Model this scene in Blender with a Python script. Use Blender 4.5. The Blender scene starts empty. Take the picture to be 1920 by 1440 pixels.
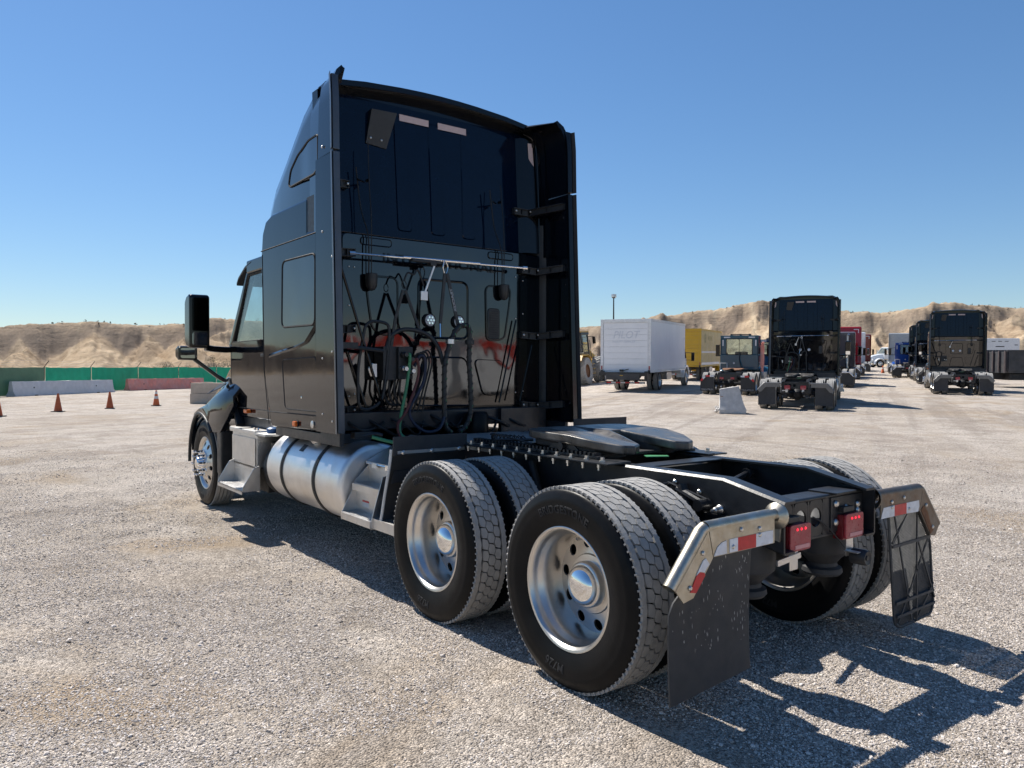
import bpy, bmesh, math, random
import numpy as np
from mathutils import Vector, Matrix, Euler
sin, cos, pi, rad = math.sin, math.cos, math.pi, math.radians
random.seed(7)
rng = np.random.default_rng(7)
S = bpy.context.scene
COL = S.collection

# ------------------------------------------------------------------ camera, sky, sun, exposure
CAM = (-3.71, -2.906, 1.596)
YAW, PITCH, ROLL = 0.643, -0.016, 0.002
cam = bpy.data.cameras.new('camera')
cam.sensor_width = 36.0
cam.lens = 36.0 * 1433.6 / 1920.0
cam.clip_start, cam.clip_end = 0.05, 9000
camo = bpy.data.objects.new('camera', cam); COL.objects.link(camo)
_f = Vector((sin(YAW)*cos(PITCH), cos(YAW)*cos(PITCH), sin(PITCH)))
_r0 = Vector((cos(YAW), -sin(YAW), 0)); _u0 = _r0.cross(_f)
_r = _r0*cos(ROLL) + _u0*sin(ROLL); _u = -_r0*sin(ROLL) + _u0*cos(ROLL)
camo.matrix_world = Matrix(((_r.x,_u.x,-_f.x,CAM[0]),(_r.y,_u.y,-_f.y,CAM[1]),(_r.z,_u.z,-_f.z,CAM[2]),(0,0,0,1)))
S.camera = camo

SUNV = Vector((-0.085, 0.73, 1.0)).normalized()       # towards the sun
w = bpy.data.worlds.new('World'); S.world = w; w.use_nodes = True
nt = w.node_tree
bg = nt.nodes['Background']
sky = nt.nodes.new('ShaderNodeTexSky'); sky.sky_type = 'NISHITA'; sky.sun_disc = False
sky.sun_elevation = math.asin(SUNV.z)
sky.sun_rotation = math.atan2(SUNV.x, SUNV.y)
sky.altitude = 600; sky.air_density = 1.0; sky.dust_density = 0.15; sky.ozone_density = 3.0
hsv = nt.nodes.new('ShaderNodeHueSaturation'); hsv.inputs['Saturation'].default_value = 1.16
bw = nt.nodes.new('ShaderNodeRGBToBW'); vm = nt.nodes.new('ShaderNodeMath'); vm.operation = 'MULTIPLY_ADD'; vm.inputs[1].default_value = .062; vm.inputs[2].default_value = 1
vd = nt.nodes.new('ShaderNodeVectorMath'); vd.operation = 'DIVIDE'
nt.links.new(sky.outputs[0], bw.inputs[0]); nt.links.new(bw.outputs[0], vm.inputs[0]); nt.links.new(sky.outputs[0], vd.inputs[0]); nt.links.new(vm.outputs[0], vd.inputs[1])
nt.links.new(vd.outputs[0], hsv.inputs['Color']); nt.links.new(hsv.outputs[0], bg.inputs[0]); bg.inputs[1].default_value = 0.098
sun = bpy.data.lights.new('sun', 'SUN'); sun.energy = 5.0; sun.angle = rad(0.53); sun.color = (1.0, 0.95, 0.87)
suno = bpy.data.objects.new('sun', sun); COL.objects.link(suno)
suno.rotation_euler = (-SUNV).to_track_quat('-Z', 'Y').to_euler(); suno.location = (0, 10, 30)
S.view_settings.view_transform = 'Standard'; S.view_settings.look = 'None'
S.view_settings.exposure = 0.60; S.view_settings.gamma = 1.0; S.view_settings.use_curve_mapping = False
S.cycles.max_bounces = 8; S.cycles.glossy_bounces = 5; S.cycles.transparent_max_bounces = 16
S.cycles.use_denoising = True

# ------------------------------------------------------------------ materials
def new_mat(name):
    m = bpy.data.materials.new(name); m.use_nodes = True
    return m, m.node_tree, m.node_tree.nodes['Principled BSDF']
def noise(nt, scale, detail=4, rough=.6, coord='Object', dist=0.0, stretch=None):
    tc = nt.nodes.new('ShaderNodeTexCoord'); n = nt.nodes.new('ShaderNodeTexNoise')
    n.inputs['Scale'].default_value = scale; n.inputs['Detail'].default_value = detail
    n.inputs['Roughness'].default_value = rough; n.inputs['Distortion'].default_value = dist
    if stretch:
        mp = nt.nodes.new('ShaderNodeMapping'); mp.inputs['Scale'].default_value = stretch
        nt.links.new(tc.outputs[coord], mp.inputs[0]); nt.links.new(mp.outputs[0], n.inputs['Vector'])
    else:
        nt.links.new(tc.outputs[coord], n.inputs['Vector'])
    return n
def ramp(nt, src, stops):
    r = nt.nodes.new('ShaderNodeValToRGB'); e = r.color_ramp.elements
    while len(e) < len(stops): e.new(0.5)
    for k, (p, c) in enumerate(stops):
        e[k].position = p; e[k].color = (*c, 1) if len(c) == 3 else c
    nt.links.new(src, r.inputs[0]); return r
def mixc(nt, fac, a, b, mode='MIX'):
    m = nt.nodes.new('ShaderNodeMix'); m.data_type = 'RGBA'; m.blend_type = mode
    for k, v in ((0, fac), (6, a), (7, b)):
        if isinstance(v, (int, float)): m.inputs[k].default_value = v
        elif isinstance(v, tuple): m.inputs[k].default_value = (*v, 1) if len(v) == 3 else v
        else: nt.links.new(v, m.inputs[k])
    return m.outputs[2]
def bump(nt, b, src, strength, dist=0.01):
    bn = nt.nodes.new('ShaderNodeBump'); bn.inputs['Strength'].default_value = strength; bn.inputs['Distance'].default_value = dist
    nt.links.new(src, bn.inputs['Height'])
    nt.links.new(bn.outputs[0], b.inputs['Normal']); return bn
def mat(name, col, rough=.5, metal=0.0, var=0.15, vscale=6.0, bmp=0.0, bscale=60.0, dirt=None, dirt_amt=.5, dscale=3.0, spec=.5, rvar=.12, coat=0.0, ior=1.5):
    """painted/metal/rubber surface with uneven colour, uneven gloss, optional dirt and fine relief"""
    m, nt, b = new_mat(name)
    n = noise(nt, vscale, 5)
    lo = tuple(max(0, c*(1-var)) for c in col); hi = tuple(min(1, c*(1+var)) for c in col)
    c = ramp(nt, n.outputs[0], [(.3, lo), (.7, hi)]).outputs[0]
    if dirt:
        d = noise(nt, dscale, 8, .7, dist=.4)
        f = ramp(nt, d.outputs[0], [(.62-.3*dirt_amt, (0,0,0)), (.80, (dirt_amt,)*3)]).outputs[0]
        c = mixc(nt, f, c, dirt)
    nt.links.new(c, b.inputs['Base Color'])
    r = ramp(nt, noise(nt, vscale*2.3, 5).outputs[0], [(.3, (max(0, rough-rvar*rough),)*3), (.7, (min(1, rough+rvar),)*3)])
    nt.links.new(r.outputs[0], b.inputs['Roughness'])
    b.inputs['Metallic'].default_value = metal; b.inputs['Specular IOR Level'].default_value = spec; b.inputs['IOR'].default_value = ior
    if coat: b.inputs['Coat Weight'].default_value = coat; b.inputs['Coat Roughness'].default_value = .03
    if bmp: bump(nt, b, noise(nt, bscale, 6, .65).outputs[0], bmp)
    return m
M = {}
def paint(name, col, wav=.05, wscale=2.0, rough=.04, ior=1.5):
    m, nt, b = new_mat(name)
    n = noise(nt, 9, 4); c = ramp(nt, n.outputs[0], [(.3, tuple(x*.9 for x in col)), (.7, tuple(min(1, x*1.1) for x in col))]).outputs[0]
    nt.links.new(c, b.inputs['Base Color'])
    d = noise(nt, 5, 8, .7)
    r = ramp(nt, d.outputs[0], [(.45, (rough,)*3), (.8, (rough+.10,)*3)]); nt.links.new(r.outputs[0], b.inputs['Roughness'])
    b.inputs['IOR'].default_value = ior
    if wav: bump(nt, b, noise(nt, wscale, 1, .4).outputs[0], wav, .02)
    return m
M['black_paint'] = paint('black_paint', (.0025,.004,.0075), .13, 1.5, .04, 1.46)
M['black_panel'] = paint('black_panel', (.002,.003,.0055), .30, 2.1, .03, 1.72)
M['black_sky_tint'] = paint('black_sky_tint', (.0012,.0055,.018), .04, 1.4, .05, 1.36)  # black paint; the blue of reflected sky is put into the base colour
M['black_gloss'] = paint('black_gloss', (.003,.0032,.004), .04, 3.0, .12, 1.42)
M['red_paint'] = paint('red_paint', (.30,.012,.02)); M['dark_red_paint'] = paint('dark_red_paint', (.16,.01,.014))
M['grey_paint'] = paint('grey_paint', (.10,.085,.09)); M['white_paint'] = paint('white_paint', (.72,.73,.74), .03)
M['silver_paint'] = paint('silver_paint', (.36,.38,.40), .03); M['blue_paint'] = paint('blue_paint', (.015,.07,.32)); M['teal_paint'] = paint('teal_paint', (.010,.075,.12))
M['navy_paint'] = paint('navy_paint', (.008,.03,.09))
M['rubber_side'] = mat('rubber_side', (.007,.007,.0075), .36, 0, .25, 8, .08, 90, (.02,.018,.016), .06, 4, spec=.13)
M['rubber_groove'] = mat('rubber_groove', (.014,.014,.015), .8, 0, .2)
M['tread'] = mat('tread', (.31,.30,.285), .85, 0, .16, 14, .3, 120, (.40,.37,.335), .6, 6)
M['chassis'] = mat('chassis', (.014,.015,.0175), .36, 0, .25, 7, .10, 50, (.06,.054,.048), .25, 4)
M['chassis_dull'] = mat('chassis_dull', (.014,.014,.015), .62, 0, .3, 7, .2, 60, (.075,.066,.056), .4, 3)
M['black_plastic'] = mat('black_plastic', (.018,.019,.021), .45, 0, .2, 12, .08, 200)
M['rubber_flap'] = mat('rubber_flap', (.03,.031,.034), .6, 0, .2, 5, .1, 150, (.07,.068,.066), .2, 3)
M['polished'] = mat('polished', (.62,.60,.57), .30, 1, .07, 7, 0, 90, (.47,.41,.34), .25, 2.5, rvar=.06)
M['chrome'] = mat('chrome', (.82,.82,.82), .05, 1, .03, 9, rvar=.03)
M['brushed'] = mat('brushed', (.62,.61,.60), .36, 1, .08, 5, .05, 160, (.42,.37,.32), .45, 4)
M['tank_alu'] = mat('tank_alu', (.74,.73,.715), .38, 1, .06, 3, .05, 220, (.50,.45,.40), .45, 2.2)
M['stainless_dirty'] = mat('stainless_dirty', (.47,.445,.385), .36, 1, .15, 14, .05, 90, (.36,.27,.15), .7, 16)
M['galv_rust'] = mat('galv_rust', (.20,.185,.165), .5, 1, .2, 14, .1, 70, (.20,.10,.045), .75, 5)
M['steel_bolt'] = mat('steel_bolt', (.62,.60,.57), .3, 1, .15, 30)
M['rust'] = mat('rust', (.16,.07,.03), .8, 0, .4, 18, .3, 60)
M['tape_pink'] = mat('tape_pink', (.55,.42,.40), .45, 0, .06, 40, 0)
M['tape_white'] = mat('tape_white', (.72,.74,.78), .32, 0, .08, 30, .05, 60, (.42,.38,.32), .6, 18)
M['tape_red'] = mat('tape_red', (.55,.02,.025), .32, 0, .12, 30, .05, 60)
M['lens_red'] = mat('lens_red', (.34,.028,.042), .28, 0, .15, 20, .05, 40, (.45,.24,.22), .6, 12)
M['lens_dark'] = mat('lens_dark', (.16,.012,.016), .3)
M['lens_pink'] = mat('lens_pink', (.62,.28,.28), .35, 0, .1, 30)
M['amber'] = mat('amber', (.62,.13,.015), .2, 0, .15, 40)
M['lamp_white'] = mat('lamp_white', (.62,.63,.66), .15, 0, .25, 90, .3, 60)
M['green_hose'] = mat('green_hose', (.05,.22,.10), .45); M['red_hose'] = mat('red_hose', (.10,.022,.02), .5); M['blue_hose'] = mat('blue_hose', (.008,.015,.04), .5)
M['black_hose'] = mat('black_hose', (.012,.012,.013), .5, 0, .2)
M['hose_wrap'] = mat('hose_wrap', (.016,.017,.018), .42, 0, .3, 30, .3, 60)
M['white_mark'] = mat('white_mark', (.65,.66,.67), .5); M['blue_label'] = mat('blue_label', (.03,.11,.28), .4)
M['white_label'] = mat('white_label', (.6,.6,.58), .5); M['red_label'] = mat('red_label', (.5,.03,.03), .5)
M['concrete'] = mat('concrete', (.50,.48,.455), .9, 0, .2, 5, .5, 40, (.32,.295,.27), .5, 2.5)
M['concrete_grey'] = mat('concrete_grey', (.62,.60,.585), .9, 0, .10, 3, .3, 30, (.48,.46,.445), .5, 1.5)
M['barrier_red'] = mat('barrier_red', (.70,.25,.19), .85, 0, .15, 3, .3, 30, (.52,.36,.33), .75, 1.7)
M['block_tan'] = mat('block_tan', (.46,.385,.31), .9, 0, .15, 3, .5, 30, (.34,.28,.23), .5, 1.5)
M['cone_orange'] = mat('cone_orange', (.62,.12,.025), .6, 0, .12, 9, .1, 80, (.28,.10,.045), .6, 8)
M['cone_faded'] = mat('cone_faded', (.46,.10,.03), .7, 0, .18, 9, .1, 80, (.16,.065,.035), .7, 7)
M['cone_base'] = mat('cone_base', (.03,.028,.027), .7)
M['yellow_paint'] = mat('yellow_paint', (.60,.34,.012), .35, 0, .06, 2, 0, 1, (.42,.26,.04), .3, 1.5)
M['yellow_faded'] = mat('yellow_faded', (.56,.40,.14), .35, 0, .12, 1.2, 0, 1, (.45,.38,.27), .6, 1.1)
M['loader_yellow'] = mat('loader_yellow', (.50,.30,.055), .5, 0, .15, 3, .1, 50, (.27,.2,.12), .6, 2)
M['box_white'] = mat('box_white', (.80,.81,.83), .22, 0, .03, 1.0, 0, 2, (.56,.57,.60), .3, .6, rvar=.03)
M['ghost_print'] = mat('ghost_print', (.62,.64,.68), .6, 0, .04, 3)
M['ghost_dark'] = mat('ghost_dark', (.36,.27,.10), .5, 0, .2, 3)
M['dump_steel'] = mat('dump_steel', (.045,.046,.05), .6, 0, .35, 2.5, .2, 30, (.12,.095,.075), .5, 1.5)
M['seat_dark'] = mat('seat_dark', (.02,.02,.022), .7)
M['mirror_glass'] = mat('mirror_glass', (.75,.77,.8), .02, 1, .02, 5, rvar=.01)
M['edge_satin'] = mat('edge_satin', (.085,.095,.11), .34, .7, .08, 6)
M['grid_black'] = mat('grid_black', (.05,.051,.053), .6, 0, .2, 12)
M['quarter_grey'] = mat('quarter_grey', (.05,.048,.046), .32, .3, .15, 3, .03, 40, (.10,.088,.075), .5, 2)
M['scuff'] = mat('scuff', (.30,.29,.275), .9, 0, .3, 40)

def glass(name, tint, gl=.12):
    m, nt, b = new_mat(name); nt.nodes.remove(b)
    tr = nt.nodes.new('ShaderNodeBsdfTransparent'); g = nt.nodes.new('ShaderNodeBsdfGlossy')
    g.inputs['Roughness'].default_value = .015
    n = noise(nt, 3, 4); c = ramp(nt, n.outputs[0], [(.3, tuple(x*.93 for x in tint)), (.7, tint)])
    nt.links.new(c.outputs[0], tr.inputs[0])
    lw = nt.nodes.new('ShaderNodeLayerWeight'); lw.inputs[0].default_value = .5
    pw = nt.nodes.new('ShaderNodeMath'); pw.operation = 'POWER'; pw.inputs[1].default_value = 5; nt.links.new(lw.outputs['Facing'], pw.inputs[0])
    fr = nt.nodes.new('ShaderNodeMath'); fr.operation = 'MULTIPLY_ADD'; fr.inputs[1].default_value = .95; fr.inputs[2].default_value = .04; nt.links.new(pw.outputs[0], fr.inputs[0])
    mx = nt.nodes.new('ShaderNodeMixShader'); nt.links.new(fr.outputs[0], mx.inputs[0])
    nt.links.new(tr.outputs[0], mx.inputs[1]); nt.links.new(g.outputs[0], mx.inputs[2])
    nt.links.new(mx.outputs[0], nt.nodes['Material Output'].inputs[0]); return m
M['glass'] = glass('glass', (.84,.90,.90)); M['glass_dark'] = glass('glass_dark', (.16,.18,.19))
def emit(name, col, e):
    m, nt, b = new_mat(name); n = noise(nt, 30); c = ramp(nt, n.outputs[0], [(.3, tuple(x*.9 for x in col)), (.7, col)])
    nt.links.new(c.outputs[0], b.inputs['Emission Color']); b.inputs['Emission Strength'].default_value = e
    nt.links.new(c.outputs[0], b.inputs['Base Color']); return m
M['led_red'] = emit('led_red', (1.0,.03,.06), .8)

def diamond_mat(name, col):
    m, nt, b = new_mat(name)
    tc = nt.nodes.new('ShaderNodeTexCoord'); mp = nt.nodes.new('ShaderNodeMapping'); mp.inputs['Rotation'].default_value = (0,0,pi/4)
    nt.links.new(tc.outputs['Object'], mp.inputs[0])
    v = nt.nodes.new('ShaderNodeTexChecker'); v.inputs['Scale'].default_value = 70
    nt.links.new(mp.outputs[0], v.inputs['Vector'])
    c = ramp(nt, noise(nt, 4, 6).outputs[0], [(.3, tuple(x*.75 for x in col)), (.7, col)])
    nt.links.new(c.outputs[0], b.inputs['Base Color']); b.inputs['Metallic'].default_value = 1; b.inputs['Roughness'].default_value = .46
    bump(nt, b, v.outputs['Fac'], .5, .004); return m
M['diamond'] = diamond_mat('diamond', (.70,.70,.69))
def plate_mat():
    m, nt, b = new_mat('fifth_wheel_steel')
    n = noise(nt, 4, 9, .62, dist=.5, stretch=(4,1.2,1)); c = ramp(nt, n.outputs[0], [(.25,(.03,.029,.028)), (.45,(.075,.07,.065)), (.62,(.16,.148,.135)), (.80,(.30,.275,.25))])
    nt.links.new(c.outputs[0], b.inputs['Base Color'])
    r = ramp(nt, n.outputs[0], [(.35,(.25,)*3), (.7,(.5,)*3)]); nt.links.new(r.outputs[0], b.inputs['Roughness'])
    b.inputs['Metallic'].default_value = .35
    bump(nt, b, noise(nt, 25, 6).outputs[0], .15); return m
M['fifth'] = plate_mat()

# ------------------------------------------------------------------ mesh builder
class MB:
    def __init__(s): s.v, s.f, s.m = [], [], []
    def add(s, vs, fs, m=0):
        o = len(s.v); s.v += [tuple(p) for p in vs]; s.f += [tuple(i+o for i in f) for f in fs]; s.m += [m]*len(fs); return s
    def box(s, x0, x1, y0, y1, z0, z1, m=0):
        return s.add([(x0,y0,z0),(x1,y0,z0),(x1,y1,z0),(x0,y1,z0),(x0,y0,z1),(x1,y0,z1),(x1,y1,z1),(x0,y1,z1)],
                     [(0,3,2,1),(4,5,6,7),(0,1,5,4),(1,2,6,5),(2,3,7,6),(3,0,4,7)], m)
    def obox(s, c, size, mat3=None, m=0):
        h = Vector(size)/2; R = mat3 or Matrix.Identity(3); c = Vector(c)
        p = [c + R @ Vector((sx*h.x, sy*h.y, sz*h.z)) for sz in (-1,1) for sx, sy in ((-1,-1),(1,-1),(1,1),(-1,1))]
        return s.add(p, [(0,3,2,1),(4,5,6,7),(0,1,5,4),(1,2,6,5),(2,3,7,6),(3,0,4,7)], m)
    def bar(s, a, b, wd, th, up=(0,0,1), m=0):
        a, b = Vector(a), Vector(b); d = (b-a); L = d.length; d.normalize(); u = Vector(up)
        x = d.cross(u).normalized(); z = x.cross(d)
        return s.obox((a+b)/2, (wd, L, th), Matrix((x, d, z)).transposed(), m)
    def prism(s, poly, fn, t0, t1, m=0):
        n = len(poly); p = [fn(a, b, t0) for a, b in poly] + [fn(a, b, t1) for a, b in poly]
        return s.add(p, [tuple(range(n))[::-1], tuple(range(n, 2*n))] + [(i, (i+1) % n, n+(i+1) % n, n+i) for i in range(n)], m)
    def ringprism(s, outer, inner, fn, t0, t1, m=0):
        n = len(outer); p = [fn(a,b,t) for t in (t0,t1) for q in (outer, inner) for a, b in q]
        f = []
        for i in range(n):
            j = (i+1) % n
            f += [(i, n+i, n+j, j), (2*n+i, 2*n+j, 3*n+j, 3*n+i), (i, j, 2*n+j, 2*n+i), (n+j, n+i, 3*n+i, 3*n+j)]
        return s.add(p, f, m)
    def tube(s, path, r, n=8, closed=False, m=0, caps=True):
        P = [Vector(p) for p in path]; k = len(P); vs = []
        R = r if isinstance(r, (list, tuple)) else [r]*k
        t0 = (P[1]-P[0]).normalized(); ref = Vector((0,0,1)) if abs(t0.z) < .9 else Vector((1,0,0))
        x = t0.cross(ref).normalized()
        for i in range(k):
            a = P[i-1] if (i > 0 or closed) else P[0]; b = P[(i+1) % k] if (i < k-1 or closed) else P[-1]
            t = (b-a); t = t.normalized() if t.length > 1e-9 else t0
            x = (x - t*x.dot(t)); x = x.normalized() if x.length > 1e-6 else t.orthogonal().normalized(); y = t.cross(x)
            vs += [P[i] + (x*cos(2*pi*j/n) + y*sin(2*pi*j/n))*R[i] for j in range(n)]
        fs = []
        for i in range(k if closed else k-1):
            q = (i+1) % k
            fs += [(i*n+j, i*n+(j+1) % n, q*n+(j+1) % n, q*n+j) for j in range(n)]
        if caps and not closed: fs += [tuple(range(n))[::-1], tuple((k-1)*n+j for j in range(n))]
        return s.add(vs, fs, m)
    def lathe(s, prof, c=(0,0,0), axis='x', n=32, m=0, close=False):
        """prof: (radius, along-axis)"""
        vs, fs = [], []; k = len(prof); c = Vector(c)
        for r, t in prof:
            for j in range(n):
                a = 2*pi*j/n; q = (r*cos(a), r*sin(a))
                vs.append(c + Vector({'x': (t, q[0], q[1]), 'y': (q[0], t, q[1]), 'z': (q[0], q[1], t)}[axis]))
        for i in range(k if close else k-1):
            q = (i+1) % k; fs += [(i*n+j, q*n+j, q*n+(j+1) % n, i*n+(j+1) % n) for j in range(n)]
        return s.add(vs, fs, m)
    def cyl(s, a, b, r, n=12, m=0): return s.tube([a, b], r, n, m=m)
    def loft(s, secs, m=0, closed=True, caps=True):
        n = len(secs[0]); vs = [p for q in secs for p in q]; fs = []
        for i in range(len(secs)-1):
            fs += [(i*n+j, i*n+(j+1) % n, (i+1)*n+(j+1) % n, (i+1)*n+j) for j in range(n if closed else n-1)]
        if caps: fs += [tuple(range(n))[::-1], tuple((len(secs)-1)*n+j for j in range(n))]
        return s.add(vs, fs, m)
    def mesh(s, name, mats, bevel=0.0, ang=35, smooth=True, segs=2):
        me = bpy.data.meshes.new(name); me.from_pydata(s.v, [], s.f)
        for q in (mats if isinstance(mats, (list, tuple)) else [mats]): me.materials.append(M[q] if isinstance(q, str) else q)
        me.polygons.foreach_set('material_index', s.m)
        bm = bmesh.new(); bm.from_mesh(me)
        bmesh.ops.recalc_face_normals(bm, faces=bm.faces)
        if bevel:
            es = [e for e in bm.edges if len(e.link_faces) == 2 and e.calc_face_angle(0) > rad(28)]
            if es: bmesh.ops.bevel(bm, geom=es, offset=bevel, segments=segs, profile=.6, affect='EDGES', clamp_overlap=True)
        nl = None
        if bevel and smooth:        # area-weighted normals keep big faces optically flat
            bm.normal_update(); nl = []; ca = cos(rad(50)); ar = {f: f.calc_area() for f in bm.faces}
            for f in bm.faces:
                for l in f.loops:
                    n = Vector((0,0,0))
                    for g in l.vert.link_faces:
                        if g.normal.dot(f.normal) > ca: n += g.normal*ar[g]
                    nl.append(n.normalized() if n.length > 1e-12 else f.normal.copy())
        bm.to_mesh(me); bm.free()
        if smooth:
            me.polygons.foreach_set('use_smooth', [True]*len(me.polygons))
            if nl: me.normals_split_custom_set(nl)
            else: me.set_sharp_from_angle(angle=rad(ang))
        return me
    def build(s, name, mats, parent=None, bevel=0.0, loc=None, **k):
        return link(name, s.mesh(name, mats, bevel, **k), parent, loc)
def link(name, me, parent=None, loc=None, rot=None):
    o = bpy.data.objects.new(name, me); COL.objects.link(o)
    if parent is not None: o.parent = parent
    if loc is not None: o.location = loc
    if rot is not None: o.rotation_euler = rot
    return o
def thing(name, label, cat, loc=(0,0,0), rz=0.0, group=None):
    o = bpy.data.objects.new(name, None); COL.objects.link(o); o.empty_display_size = .2
    o.location = loc; o.rotation_euler = (0,0,rz); return tag(o, label, cat, group)
def tag(o, label, cat, group=None):
    o['label'] = label; o['category'] = cat
    if group: o['group'] = group
    return o
def structure(o): o['kind'] = 'structure'; return o
def dup(o, parent=None, skip=()):
    c = o.copy(); COL.objects.link(c); c.parent = parent
    for ch in o.children:
        if ch.name.split('.')[0] not in skip: dup(ch, c, skip)
    return c
def spline(pts, n=8):
    P = [Vector(p) for p in pts]; out = []
    for i in range(len(P)-1):
        p0 = P[max(i-1,0)]; p1 = P[i]; p2 = P[i+1]; p3 = P[min(i+2, len(P)-1)]
        for k in range(n):
            t = k/n
            out.append(.5*((2*p1)+(-p0+p2)*t+(2*p0-5*p1+4*p2-p3)*t*t+(-p0+3*p1-3*p2+p3)*t**3))
    return out+[P[-1]]
def rpoly(pts, r, n=5):
    """polygon with rounded corners"""
    out = []; k = len(pts)
    for i in range(k):
        p = Vector(pts[i]); a = Vector(pts[i-1]); b = Vector(pts[(i+1) % k])
        da = (a-p); db = (b-p); ra = min(r, da.length*.45, db.length*.45)
        s = p+da.normalized()*ra; e = p+db.normalized()*ra
        for j in range(n+1):
            t = j/n; q = s*(1-t)**2 + p*2*t*(1-t) + e*t*t; out.append((q.x, q.y))
    return out
def inset(poly, d):
    c = Vector((sum(p[0] for p in poly)/len(poly), sum(p[1] for p in poly)/len(poly)))
    w = max(p[0] for p in poly)-min(p[0] for p in poly); h = max(p[1] for p in poly)-min(p[1] for p in poly)
    return [(c.x+(p[0]-c.x)*(1-2*d/w), c.y+(p[1]-c.y)*(1-2*d/h)) for p in poly]
XZ = lambda a, b, t: (a, t, b)      # polygon in XZ, depth along y
YZ = lambda a, b, t: (t, a, b)
XY = lambda a, b, t: (a, b, t)
def text_geo(txt, size, ext=.002, spacing=1.0, offset=0.0, shear=0.0):
    cu = bpy.data.curves.new('lettering', 'FONT'); cu.body = txt; cu.size = size; cu.extrude = ext
    cu.space_character = spacing; cu.offset = offset; cu.align_x = 'CENTER'; cu.align_y = 'CENTER'; cu.resolution_u = 3; cu.shear = shear
    o = bpy.data.objects.new('lettering', cu); COL.objects.link(o)
    dg = bpy.context.evaluated_depsgraph_get(); me = bpy.data.meshes.new_from_object(o.evaluated_get(dg))
    vs = [v.co.copy() for v in me.vertices]; fs = [tuple(p.vertices) for p in me.polygons]
    bpy.data.objects.remove(o); bpy.data.meshes.remove(me); bpy.data.curves.remove(cu)
    return vs, fs
def text_obj(name, txt, size, fn, mats, parent, ext=.002, **k):
    vs, fs = text_geo(txt, size, ext, **k); b = MB(); b.add([fn(v) for v in vs], fs)
    return b.build(name, mats, parent, smooth=False)

# ------------------------------------------------------------------ terrain
def cam_sd(x, y):
    dx, dy = x-CAM[0], y-CAM[1]
    return dx*cos(YAW)-dy*sin(YAW), dx*sin(YAW)+dy*cos(YAW)
def height(x, y):
    s, d = cam_sd(x, y)
    t = np.clip((s+2)/8, 0, 1); f = t*t*(3-2*t)
    q = np.clip(d, 0, 110)-13.5; q = .5*(q+np.sqrt(q*q+9))-.16
    g = np.where(d > 0, 1.0, np.clip(1+d/10, 0, 1))
    return .0255*np.maximum(q, 0)*f*g
def world(u, depth):
    """ground point under photo column u (of 1920) at a depth"""
    s = (u-960)/1433.6*depth
    x = CAM[0]+s*cos(YAW)+depth*sin(YAW); y = CAM[1]-s*sin(YAW)+depth*cos(YAW)
    return Vector((x, y, float(height(np.float64(x), np.float64(y)))))

# ------------------------------------------------------------------ setting: ground, gravel, hills
def vnoise(x, y, seed=0):
    xi, yi = np.floor(x).astype(np.int64), np.floor(y).astype(np.int64); xf, yf = x-xi, y-yi
    def h(a, b):
        n = (a*374761393 + b*668265263 + seed*974634599) & 0xffffffff
        n = ((n ^ (n >> 13))*1274126177) & 0xffffffff
        return ((n ^ (n >> 16)) & 0xffff)/65535.0
    u, v = xf*xf*(3-2*xf), yf*yf*(3-2*yf)
    return (h(xi,yi)*(1-u)+h(xi+1,yi)*u)*(1-v)+(h(xi,yi+1)*(1-u)+h(xi+1,yi+1)*u)*v
def fbm(x, y, o=5, seed=0, g=.5):
    a, s, t = 1.0, 0, 0
    for k in range(o): s = s+a*vnoise(x, y, seed+k); t += a; a *= g; x, y = x*2.03+7.1, y*2.03+3.7
    return s/t
def grid_mesh(name, X, Y, Z, mats, wrap=False):
    n, k = X.shape
    co = np.stack([X, Y, Z], -1).reshape(-1, 3)
    i, j = np.meshgrid(np.arange(n-1), np.arange(k if wrap else k-1), indexing='ij'); j2 = (j+1) % k
    q = np.stack([i*k+j, (i+1)*k+j, (i+1)*k+j2, i*k+j2], -1).reshape(-1, 4)
    me = bpy.data.meshes.new(name); me.vertices.add(len(co)); me.vertices.foreach_set('co', co.ravel())
    me.loops.add(q.size); me.loops.foreach_set('vertex_index', q.ravel())
    me.polygons.add(len(q)); me.polygons.foreach_set('loop_start', np.arange(len(q))*4); me.polygons.foreach_set('loop_total', np.full(len(q), 4))
    me.update(calc_edges=True); me.polygons.foreach_set('use_smooth', [True]*len(q)); me.materials.append(mats); me.validate(); return me

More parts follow.
